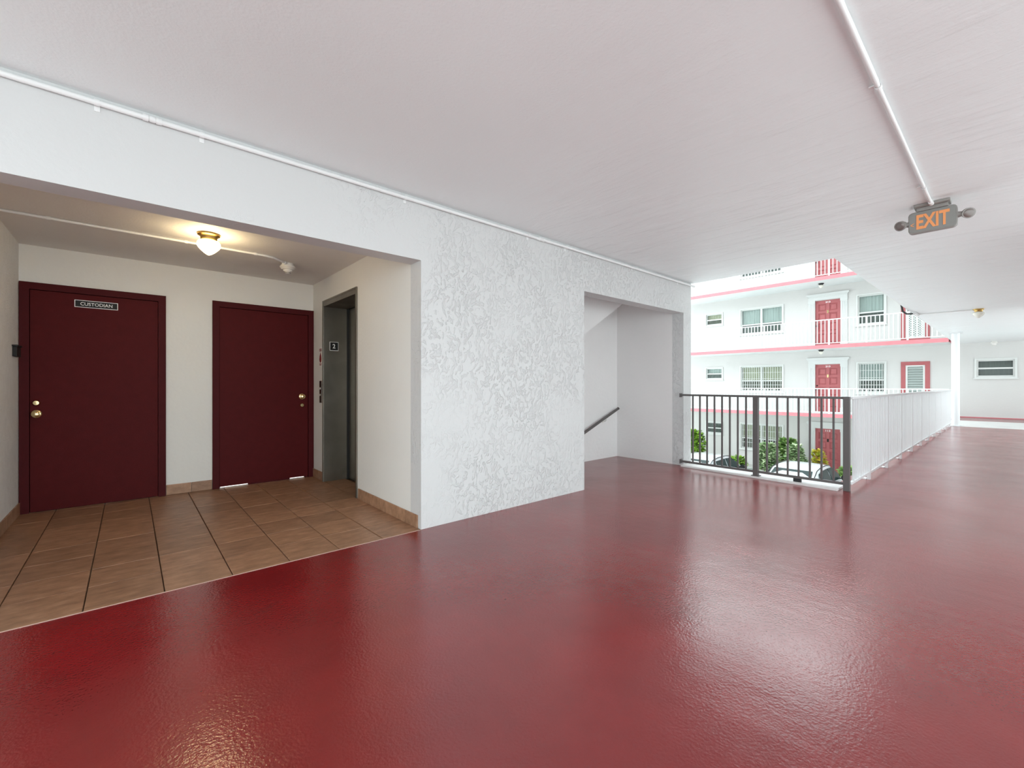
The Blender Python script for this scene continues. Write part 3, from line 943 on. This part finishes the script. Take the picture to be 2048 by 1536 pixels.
# ------------------------------------------------------------------ unseen enclosure: end wall, apartment wall, parapet, courtyard side walls
o = MB().box(6.2, 13.0, -1.05, -0.9, 0, ZC).build('wall_right', 'facade_white')
tag(o, 'white apartment wall along the right of the walkway', 'wall', kind='structure')
o = MB().box(XE - .17, XE, YS + .2, 14, G, 8.3).build('wall_courtyard', 'facade_white')
tag(o, 'white courtyard wall beyond the stair well', 'wall', kind='structure')
o = MB().box(XO, XE, YO, 14, ZC + .45, 8.3).build('wall_upper', 'facade_white')
tag(o, 'white upper storeys above the lobby', 'wall', kind='structure')
o = MB().box(XE, XF, -6, 1.0, ZC + .45, 8.3).build('wall_upper', 'facade_white')
tag(o, 'white upper storeys above the walkway', 'wall', kind='structure')
o = MB().box(-60, 90, -70, 80, G - .2, G).build('ground', 'asphalt')
tag(o, 'pale concrete parking court below the walkway', 'ground', kind='structure')
o = MB().box(19.6, XF, 1.4, 14, G, G + .10).build('floor_sidewalk', 'sidewalk')
tag(o, 'pale concrete sidewalk along the ground floor apartments', 'sidewalk', kind='structure')

# ------------------------------------------------------------------ far apartment building
B = tag(empty('apartment_building', (XF, 6, G)), 'white balcony apartment building across the courtyard with pink slab edges', 'building')
LEV = [G, 0.0, 2.75, 5.5]
YEND = 13.2
WIN_S = (9.63, 10.43, 1.46, 2.00)
WIN_W = (6.93, 8.73, 0.86, 2.03)
WIN_M = (3.34, 4.19, 0.86, 2.03)
DOOR = (4.77, 5.67, 0.0, 2.03)
REDD = (2.05, 2.865, 0.0, 2.035)
WIN_R = (-.022, 0.866, 1.435, 2.02)
holes = []
for li, z0 in enumerate(LEV):
    for w in (WIN_S, WIN_W, WIN_M, DOOR, REDD):
        holes.append((w[0], w[1], z0 + w[2], z0 + w[3]))
    holes.append((WIN_R[0], WIN_R[1], z0 + WIN_R[2], z0 + WIN_R[3]))
us = sorted({-6, YEND} | {h[0] for h in holes} | {h[1] for h in holes})
zs = sorted({G, 8.25} | {round(h[2], 4) for h in holes} | {round(h[3], 4) for h in holes})
m = MB()
cell_wall(m, 'y', us, zs, lambda u, z: not any(in_rect(u, z, h) for h in holes), XF, XF + .2)
m.build('facade_wall', 'facade_white', B)
m = MB().box(XF + .45, XF + .5, -6, YEND, G, 8.25).build('inner_wall', 'dark_interior', B)
MB().box(XF - 1.6, XF + .5, -6, YEND, 8.25, 8.42).build('roof_slab', 'soffit_paint', B)
for z in LEV[1:]:
    MB().box(XBAL + .012, XF, 1.45, YEND, z - .135, z).build('balcony_slab', 'soffit_paint', B)
    MB().box(XBAL, XBAL + .0118, 1.43, YEND, z - .14, z + .002).build('pink_fascia', 'pink_fascia', B)
    MB().box(XBAL, XF, 1.43, 1.4498, z - .14, z + .002).build('pink_fascia', 'pink_fascia', B)
for z in LEV[3:]:
    MB().box(XBAL + .3, XF + .2, -6, 1.38, z - .12, z).build('walkway_slab', 'soffit_paint', B)

# far balcony railings
bmF = bar_mesh('baluster', .022, .026, .985 - .085, 'white_paint_metal')
pmF = bar_mesh('post', .045, .055, 1.0, 'white_paint_metal')
for z in LEV[1:]:
    R_ = empty('balcony_railing', (XBAL + .06, 6, z), B)
    MB().box(XBAL + .035, XBAL + .085, 1.46, YEND, z + .985, z + 1.02).build('top_rail', 'white_paint_metal', R_)
    MB().box(XBAL + .045, XBAL + .075, 1.46, YEND, z + .06, z + .0845).build('bottom_rail', 'white_paint_metal', R_)
    ys = [1.49, 2.50, 3.66, 4.84, 6.02, 7.20, 8.38, 9.57, 10.75, 11.93, 13.1]
    for y in ys:
        inst('post', pmF, (XBAL + .06, y, z + .0025), R_)
    for a, b_ in zip(ys[:-1], ys[1:]):
        n = round((b_ - a) / .131)
        for k in range(1, n):
            inst('baluster', bmF, (XBAL + .06, a + (b_ - a) * k / n, z + .085), R_)


def pleats(m, y0, y1, z0, z1, x, amp, step):
    n = max(6, int((y1 - y0) / step))
    b = len(m.v)
    for k in range(n + 1):
        y = y0 + (y1 - y0) * k / n
        dx = amp * (math.sin(k * 1.9) + .5 * math.sin(k * .77 + 1))
        m.v += [(x + dx, y, z0), (x + dx, y, z1), (x + dx + .004, y, z0), (x + dx + .004, y, z1)]
    for k in range(n):
        i = b + 4 * k
        m.f += [(i, i + 4, i + 5, i + 1), (i + 2, i + 3, i + 7, i + 6)]
    return m


def frame_rect(m, y0, y1, z0, z1, t, x0, x1):
    m.box(x0, x1, y0, y0 + t, z0, z1)
    m.box(x0, x1, y1 - t, y1, z0, z1)
    m.box(x0, x1, y0 + t, y1 - t, z0, z0 + t)
    m.box(x0, x1, y0 + t, y1 - t, z1 - t, z1)
    return m


def window(w, z, curtain, bays=1, grille=None, parent=B, split=.45, gl='window_glass', low='screened_glass', part='window'):
    y0, y1, a, b_ = w
    a += z; b_ += z
    W = empty(part, (XF, (y0 + y1) / 2, a), parent)
    m = MB()
    frame_rect(m, y0 - .05, y1 + .05, a - .05, b_ + .05, .05, XF - .035, XF - .0005)   # surround
    m.box(XF - .06, XF - .0005, y0 - .08, y1 + .08, a - .085, a - .0505)               # sill
    m.build('window_surround', 'window_frame_white', W)
    bw_ = (y1 - y0) / bays
    zm = a + (b_ - a) * split
    for k in range(bays):
        p0, p1 = y0 + bw_ * k, y0 + bw_ * (k + 1)
        fr = MB()
        frame_rect(fr, p0, p1, a, b_, .045, XF + .03, XF + .08)
        fr.box(XF + .03, XF + .075, p0 + .045, p1 - .045, zm - .028, zm + .028)
        fr.build('sash', 'window_frame_white', W)
        MB().box(XF + .05, XF + .054, p0 + .045, p1 - .045, zm + .028, b_ - .045).build('pane', gl, W)
        MB().box(XF + .058, XF + .062, p0 + .045, p1 - .045, a + .045, zm - .028).build('pane', low, W)
    c = MB()
    pleats(c, y0 + .02, y1 - .02, a, b_, XF + .15, .018, .035)
    c.build('curtain', curtain, W)
    if grille:
        nv, nh = grille
        g = MB()
        for k in range(1, nv):
            y = y0 + (y1 - y0) * k / nv
            g.box(XF + .005, XF + .017, y - .009, y + .009, a, b_)
        for k in range(1, nh):
            zz_ = a + (b_ - a) * k / nh
            g.box(XF + .018, XF + .028, y0, y1, zz_ - .009, zz_ + .009)
        g.build('security_grille', 'window_frame_white', W)
    return W


for li, z in enumerate(LEV):
    window(WIN_S, z, ['curtain_white', 'curtain_white', 'curtain_cream', 'curtain_white'][li], low='screened_glass', gl=['screened_glass', 'window_glass', 'window_glass', 'window_glass'][li], split=.47)
    window(WIN_W, z, ['curtain_cream', 'curtain_cream', 'curtain_white', 'curtain_white'][li], bays=2, grille=[(18, 4), (18, 4), None, None][li], split=.42 if li != 2 else .36)
    window(WIN_M, z, ['curtain_white', 'curtain_white', 'curtain_white', 'curtain_cream'][li], grille=[(9, 4), (10, 4), None, None][li], split=.42 if li != 2 else .40)
window(WIN_R, 0.0, 'curtain_white', split=.5, gl='screened_glass', part='window')
window(WIN_R, LEV[2], 'curtain_white', split=.5, gl='screened_glass', part='window')

panel_me = None
for li, z in enumerate(LEV):
    y0, y1, _, h = DOOR
    D = empty('entry_door', (XF, (y0 + y1) / 2, z), B)
    yc = (y0 + y1) / 2
    # raised panels, two columns by four rows
    rowsz = [(.20, .60), (.70, 1.06), (1.16, 1.48), (1.57, 1.88)]
    zb_ = .12 if li == 0 else .01
    pans = [(p0, p1, z + a, z + b_) for (a, b_) in rowsz for (p0, p1) in ((y0 + .11, yc - .055), (yc + .055, y1 - .11))]
    lf_ = MB().box(XF + .080, XF + .110, y0 + .0005, y1 - .0005, z + zb_, z + h - .0005)
    cell_wall(lf_, 'y', [y0 + .0005, y0 + .11, yc - .055, yc + .055, y1 - .11, y1 - .0005],
              sorted({z + zb_, z + h - .0005} | {q for p in pans for q in p[2:]}), lambda u, w: not any(in_rect(u, w, p) for p in pans), XF + .050, XF + .080)
    lf_.build('door_leaf', 'coral_door', D)
    for (a, b_) in rowsz:
        for (p0, p1) in ((y0 + .135, yc - .080), (yc + .080, y1 - .135)):
            pm = MB()
            a_, c_ = a + .025, b_ - .025
            x1_, x0_ = XF + .0798, XF + .056
            i_ = .035
            pm.v += [(x1_, p0, z + a_), (x1_, p1, z + a_), (x1_, p1, z + c_), (x1_, p0, z + c_),
                     (x0_, p0 + i_, z + a_ + i_), (x0_, p1 - i_, z + a_ + i_), (x0_, p1 - i_, z + c_ - i_), (x0_, p0 + i_, z + c_ - i_)]
            pm.f += [(0, 1, 2, 3), (4, 5, 6, 7), (0, 1, 5, 4), (1, 2, 6, 5), (2, 3, 7, 6), (3, 0, 4, 7)]
            pm.build('door_panel', 'coral_door', D)
    MB().box(XF + .030, XF + .0497, yc - .03, yc + .03, z + 1.47, z + 1.60).build('door_knocker', 'brass' if li else 'black_plastic', D, bevel=.006)
    MB().lathe((XF + .05, y1 - .06, z + .95), (-1, 0, 0), [(0, .034), (.008, .034), (.012, .014), (.05, .014), (.055, .028), (.075, .03), (.085, .018), (.086, 0)], 14).build('door_knob', 'black_plastic', D, smooth=True)
    MB().lathe((XF + .05, y1 - .06, z + 1.12), (-1, 0, 0), [(0, .03), (.014, .028), (.015, 0)], 14).build('deadbolt', 'black_plastic', D, smooth=True)
    place_text('door_number', str(li + 1) + '13', .17, .075, (XF + .047, yc, z + 1.945), '-x', 'sign_white', D, depth=.004, bold=.02)
    S_ = empty('door_surround', (XF, yc, z), B)
    for s in (-1, 1):
        ye = y0 - .005 if s < 0 else y1 + .005
        lo_, hi_ = (ye - .235, ye) if s < 0 else (ye, ye + .235)
        pm = MB().box(XF - .035, XF - .0005, lo_, hi_, z + .002, z + h + .02)
        for k in range(3):   # flutes as raised ribs
            yy = lo_ + .055 + .058 * k
            pm.box(XF - .047, XF - .035, yy, yy + .034, z + .25, z + h - .14)
        pm.box(XF - .055, XF - .0005, lo_ - .01, hi_ + .01, z + .002, z + .2)
        pm.box(XF - .055, XF - .0005, lo_ - .01, hi_ + .01, z + h - .1, z + h + .02)
        pm.build('pilaster', 'facade_trim', S_)
    lm = MB().box(XF - .045, XF - .0005, y0 - .245, y1 + .245, z + h + .0205, z + h + .16)
    lm.box(XF - .075, XF - .0005, y0 - .27, y1 + .27, z + h + .16, z + h + .205)
    lm.box(XF - .105, XF - .0005, y0 - .30, y1 + .30, z + h + .205, z + h + .28)
    lm.build('lintel', 'facade_trim', S_)
    # red framed jalousie / lattice door
    y0, y1, _, h = REDD
    D = empty('screen_door', (XF, (y0 + y1) / 2, z), B)
    f_ = MB()
    t = .135
    cell_wall(f_, 'y', [y0, y0 + t, y1 - t, y1], [z + .002, z + .20, z + h - t, z + h], lambda u, zz_: not in_rect(u, zz_, (y0 + t, y1 - t, z + .20, z + h - t)), XF - .03, XF + .05)
    f_.build('red_frame', 'coral_door', D)
    w_ = MB()
    frame_rect(w_, y0 + t + .0005, y1 - t - .0005, z + .2005, z + h - t - .0005, .055, XF - .02, XF + .04)
    w_.build('inner_frame', 'window_frame_white', D)
    if li == 1 or li == 0:
        a, b_ = z + .26, z + h - t - .06
        n = 17
        lm_ = MB()
        lm_.v += [(-.012, y0 + t + .056, 0), (-.012, y1 - t - .056, 0), (.034, y1 - t - .056, .085), (.034, y0 + t + .056, .085),
                  (-.008, y0 + t + .056, -.003), (-.008, y1 - t - .056, -.003), (.038, y1 - t - .056, .082), (.038, y0 + t + .056, .082)]
        lm_.f += [(0, 1, 2, 3), (4, 7, 6, 5), (0, 4, 5, 1), (2, 6, 7, 3), (0, 3, 7, 4), (1, 5, 6, 2)]
        sm_ = lm_.mesh('louver_slat'); sm_.materials.append(MATS['louver_glass'])
        for k in range(n):
            inst('louver_slat', sm_, (XF, 0, a + (b_ - a) * k / n), D)
        MB().box(XF + .10, XF + .104, y0 + t, y1 - t, z + .2, z + h - t).build('blind', 'curtain_white', D)
    else:
        a, b_ = z + .26, z + h - t - .06
        lt = MB()
        ya, yb = y0 + t + .056, y1 - t - .056
        stp = .085
        for sgn, xo in ((1, 0), (-1, .008)):
            k = -40
            while k < 40:
                # strips at 45 degrees clipped to the opening
                c0 = k * stp
                pts = []
                for yy in (ya, yb):
                    zz_ = a + sgn * (yy - ya) + c0
                    pts.append((yy, zz_))
                (p0, q0), (p1, q1) = pts
                def clip(p0, q0, p1, q1):
                    tt0, tt1 = 0.0, 1.0
                    for lim, sg in ((a, 1), (b_, -1)):
                        d0, d1 = sg * (q0 - lim), sg * (q1 - lim)
                        if d0 < 0 and d1 < 0:
                            return None
                        if d0 < 0:
                            tt0 = max(tt0, d0 / (d0 - d1))
                        elif d1 < 0:
                            tt1 = min(tt1, d0 / (d0 - d1))
                    if tt1 - tt0 < 1e-3:
                        return None
                    return (p0 + (p1 - p0) * tt0, q0 + (q1 - q0) * tt0, p0 + (p1 - p0) * tt1, q0 + (q1 - q0) * tt1)
                r_ = clip(p0, q0, p1, q1)
                if r_:
                    A_ = Vector((0, r_[0], r_[1])); B_ = Vector((0, r_[2], r_[3]))
                    dn = (B_ - A_).normalized(); nn = Vector((0, -dn.z, dn.y)) * .017
                    bb = len(lt.v)
                    for xx in (XF + xo, XF + xo + .007):
                        for q in (A_ - nn, A_ + nn, B_ + nn, B_ - nn):
                            lt.v.append((xx, q.y, q.z))
                    lt.f += [(bb, bb + 1, bb + 2, bb + 3), (bb + 4, bb + 7, bb + 6, bb + 5), (bb, bb + 4, bb + 5, bb + 1), (bb + 1, bb + 5, bb + 6, bb + 2), (bb + 2, bb + 6, bb + 7, bb + 3), (bb + 3, bb + 7, bb + 4, bb)]
                k += 1
        lt.build('lattice', 'window_frame_white', D)

for z, lab in ((LEV[2], 'acorn porch lamp above the second floor coral door'), (LEV[3], 'acorn porch lamp above the third floor coral door')):
    e = tag(empty('porch_lamp', (21.6, 5.26, z - .135)), lab, 'lamp')
    MB().lathe((21.6, 5.26, z - .136), (0, 0, -1), [(0, .10), (.03, .10), (.05, .07), (.07, .065), (.071, 0)], 20).build('base', 'car_trim', e, smooth=True)
    MB().lathe((21.6, 5.26, z - .2065), (0, 0, -1), [(0, .06), (.012, .085), (.05, .09), (.10, .05), (.13, .012), (.131, 0)], 20).build('glass_shade', 'clear_shade', e, smooth=True)

# skirting strip at the far wall
o = MB().box(XF - .02, XF - .0005, -6, 1.44, .0005, .03).build('trim_1', 'pink_fascia')
tag(o, 'thin dark red strip at the foot of the far wall', 'trim', kind='structure')


# ------------------------------------------------------------------ parked cars (nose towards the building, +x)
def car(x, y, label, paint, group):
    e = tag(empty('car', (x, y, G)), label, 'car', group)
    T = lambda p: (x + p[0], y + p[1], G + p[2])
    # lower body: stations along length, ring of half section mirrored
    stn = [  # x, half width, sill z, belt z, edge softness
        (0.00, .66, .38, .74), (0.06, .76, .30, .88), (0.25, .82, .24, .97), (0.75, .865, .20, .99), (1.4, .875, .18, .97),
        (2.3, .88, .18, .95), (3.0, .875, .18, .93), (3.5, .87, .19, .90), (4.1, .84, .22, .82), (4.45, .77, .26, .73), (4.60, .62, .34, .62)]
    m = MB()
    ring = None
    for (sx, hw, z0, z1) in stn:
        half = [(hw * .80, z0), (hw * .97, z0 + .08), (hw, z0 + (z1 - z0) * .45), (hw * .985, z0 + (z1 - z0) * .72), (hw * .94, z1 - .03), (hw * .86, z1), (hw * .45, z1 + .015)]
        sec = half + [(-a, b_) for a, b_ in reversed(half)]
        b0 = len(m.v)
        m.v += [T((sx, a, b_)) for a, b_ in sec]
        n = len(sec)
        if ring is not None:
            for k in range(n):
                k2 = (k + 1) % n
                m.f.append((ring + k, ring + k2, b0 + k2, b0 + k))
        else:
            m.f.append(tuple(range(b0, b0 + n)))
        ring = b0
    m.f.append(tuple(range(ring, ring + n))[::-1])
    body = m.build('body', paint, e, smooth=True)
    # cabin: stations x, half width at belt, half width roof, z roof
    cab = [(0.62, .70, .60, .985), (0.95, .755, .585, 1.20), (1.30, .775, .575, 1.375), (1.75, .785, .565, 1.425), (2.30, .785, .565, 1.43), (2.65, .78, .57, 1.395), (3.05, .765, .60, 1.19), (3.50, .73, .64, .915)]
    m = MB()
    ring = None
    for (sx, hb, hr_, zr) in cab:
        zb = .93 if zr > .95 else zr - .02
        half = [(hb, zb - .03), (hb * .55 + hr_ * .45, zb + (zr - zb) * .55), (hr_ + .02, zr - .035 * min(1, (zr - zb) * 5)), (hr_ * .9, zr), (hr_ * .45, zr + .012)]
        sec = half + [(-a, b_) for a, b_ in reversed(half)]
        b0 = len(m.v)
        m.v += [T((sx, a, b_)) for a, b_ in sec]
        n = len(sec)
        if ring is not None:
            for k in range(n):
                k2 = (k + 1) % n
                m.f.append((ring + k, ring + k2, b0 + k2, b0 + k))
        else:
            m.f.append(tuple(range(b0, b0 + n)))
        ring = b0
    m.f.append(tuple(range(ring, ring + n))[::-1])
    m.build('cabin', paint, e, smooth=True)
    # rear window and windscreen
    def slab(name, pts, off, mat):
        """thin solid pane from 4 points, offset outwards"""
        P4 = [Vector(T(p)) for p in pts]
        nrm = (P4[1] - P4[0]).cross(P4[3] - P4[0]).normalized()
        o_ = Vector(T((2.1, 0, .9)))
        if nrm.dot(P4[0] - o_) < 0:
            nrm = -nrm
        mm = MB()
        mm.v += [tuple(p - nrm * .006) for p in P4] + [tuple(p + nrm * off) for p in P4]
        nn = len(P4)
        mm.f.append(tuple(range(nn))); mm.f.append(tuple(range(nn, 2 * nn)))
        for k in range(nn):
            k2 = (k + 1) % nn
            mm.f.append((k, k2, nn + k2, nn + k))
        return mm.build(name, mat, e)
    slab('rear_window', [(.70, -.58, 1.045), (.70, .58, 1.045), (1.24, .50, 1.350), (1.24, -.50, 1.350)], .012, 'car_glass')
    slab('windscreen', [(3.40, -.62, .985), (3.40, .62, .985), (2.76, .53, 1.345), (2.76, -.53, 1.345)], .014, 'car_glass')
    for s in (-1, 1):
        yb = lambda z_: s * (.795 - (z_ - .95) * .43)
        def sw(name, pts):
            slab(name, [(px_, yb(z_), z_) for px_, z_ in pts], .010, 'car_glass')
        sw('quarter_window', [(1.02, .985), (1.30, .985), (1.36, 1.315), (1.28, 1.30)])
        sw('side_window', [(1.36, .985), (2.10, .975), (2.12, 1.350), (1.46, 1.335)])
        sw('side_window', [(2.18, .975), (3.00, .965), (2.98, 1.09), (2.62, 1.335), (2.19, 1.350)])
        mr_ = MB().lathe(T((2.95, s * .90, 1.0)), (-1, 0, 0), [(-.07, .03), (-.05, .07), (0, .085), (.02, .085), (.021, 0)], 14)
        mr_.tube([T((2.95, s * .76, .96)), T((2.95, s * .88, .99))], .02, 8)
        mr_.build('side_mirror', 'car_trim', e, smooth=True)
        MB().box(*[v for q in ((x + .005, x + .10), sorted((y + s * .52, y + s * .74)), (G + .66, G + .82)) for v in q]).build('tail_light', 'tail_light', e, bevel=.02)
        # black roof drip moulding
        MB().tube([T((.98, s * .60, 1.20)), T((1.32, s * .585, 1.372)), T((1.75, s * .575, 1.42)), T((2.30, s * .575, 1.425)), T((2.64, s * .58, 1.39))], .012, 6).build('roof_moulding', 'car_trim', e, smooth=True)
        for wx in (.86, 3.62):
            w = MB().lathe(T((wx, s * .72, .315)), (0, s, 0), [(0, .20), (.005, .305), (.03, .318), (.15, .318), (.175, .305), (.178, .21), (.16, .19), (.15, 0)], 24).build('wheel', 'tyre', e, smooth=True)
            MB().lathe(T((wx, s * .872, .315)), (0, s, 0), [(0, .185), (.012, .18), (.02, .05), (.03, .03), (.031, 0)], 20).build('hub_cap', 'car_silver', w, smooth=True)
    MB().box(x - .02, x + .05, y - .26, y + .26, G + .62, G + .75).build('licence_plate', 'sign_white', e, bevel=.004)
    return e


car(13.85, 4.38, 'silver-white sedan parked nearest the corner railing post', 'car_white', 'cars parked in the court')
car(13.40, 7.22, 'silver sedan parked farther left behind lobby railing', 'car_silver', 'cars parked in the court')


# ------------------------------------------------------------------ shrubs by the ground floor
def shrub(x, y, rx_, ry_, h, n, leaf, mat, label, name='shrub', seed=0):
    rnd = random.Random(seed)
    zb = G + .10
    e = tag(empty(name, (x, y, zb)), label, 'shrub', 'shrubs by the ground floor wall')
    st_ = MB()
    tips = []
    for k in range(9):
        a = rnd.uniform(0, 6.283)
        r = rnd.uniform(.2, .8)
        tp = (x + rx_ * r * math.cos(a), y + ry_ * r * math.sin(a), zb + h * rnd.uniform(.65, .98))
        mid = (x + rx_ * r * .4 * math.cos(a), y + ry_ * r * .4 * math.sin(a), zb + h * .45)
        st_.tube([(x + .06 * math.cos(a), y + .06 * math.sin(a), zb), mid, tp], [.018, .012, .006], 6)
    st_.build('stems', 'bark', e, smooth=True)
    m = MB()
    for k in range(n):
        a = rnd.uniform(0, 6.283)
        t = rnd.random() ** .6
        zz_ = rnd.uniform(.12, 1.0)
        prof = math.sqrt(max(.05, 1 - (2 * zz_ - 1.05) ** 2 * .8)) * (.75 + .3 * noise.noise((a * 1.3, zz_ * 3, seed)))
        c = Vector((x + rx_ * prof * t * math.cos(a), y + ry_ * prof * t * math.sin(a), zb + h * zz_))
        d = Vector((math.cos(a) + rnd.uniform(-.6, .6), math.sin(a) + rnd.uniform(-.6, .6), rnd.uniform(-.3, .9))).normalized()
        sd_ = d.cross(Vector((rnd.uniform(-.5, .5), rnd.uniform(-.5, .5), 1))).normalized()
        up_ = sd_.cross(d).normalized()
        l = leaf * rnd.uniform(.7, 1.3)
        w = l * .36
        b0 = len(m.v)
        m.v += [tuple(c), tuple(c + d * l * .45 + sd_ * w + up_ * l * .06), tuple(c + d * l - up_ * l * .10), tuple(c + d * l * .45 - sd_ * w + up_ * l * .06), tuple(c + d * l * .5)]
        m.f += [(b0, b0 + 1, b0 + 4), (b0 + 1, b0 + 2, b0 + 4), (b0 + 2, b0 + 3, b0 + 4), (b0 + 3, b0, b0 + 4)]
    me = bpy.data.meshes.new('foliage')
    me.from_pydata(m.v, [], m.f)
    me.materials.append(MATS[mat])
    fo = bpy.data.objects.new('foliage', me)
    link(fo, e)
    return e


shrub(21.0, 10.35, .55, .62, 1.55, 1900, .15, 'leaf_bright', 'bright green bushy shrub beside the stucco wall edge', seed=1)
shrub(20.45, 6.90, .34, .46, 1.30, 1500, .16, 'leaf_pale', 'pale leafy shrub just right of the middle railing post', seed=2)
shrub(21.45, 6.42, .36, .55, 1.45, 1500, .16, 'leaf_green', 'taller darker green shrub below the barred double window', seed=3)
shrub(20.55, 5.90, .34, .40, 1.30, 1300, .16, 'leaf_pale', 'pale green shrub directly left of the ground floor door', seed=4)
shrub(20.40, 5.06, .25, .26, 1.22, 420, .17, 'leaf_yellow', 'yellow-green croton shrub in front of the ground floor door', seed=5)
shrub(20.3, 8.05, .40, .42, .62, 700, .13, 'leaf_bright', 'low green shrub with yellow tips behind the silver sedan', seed=6)
shrub(20.2, 4.05, .42, .40, .72, 700, .13, 'leaf_green', 'low green shrub behind the corner railing post', seed=7)
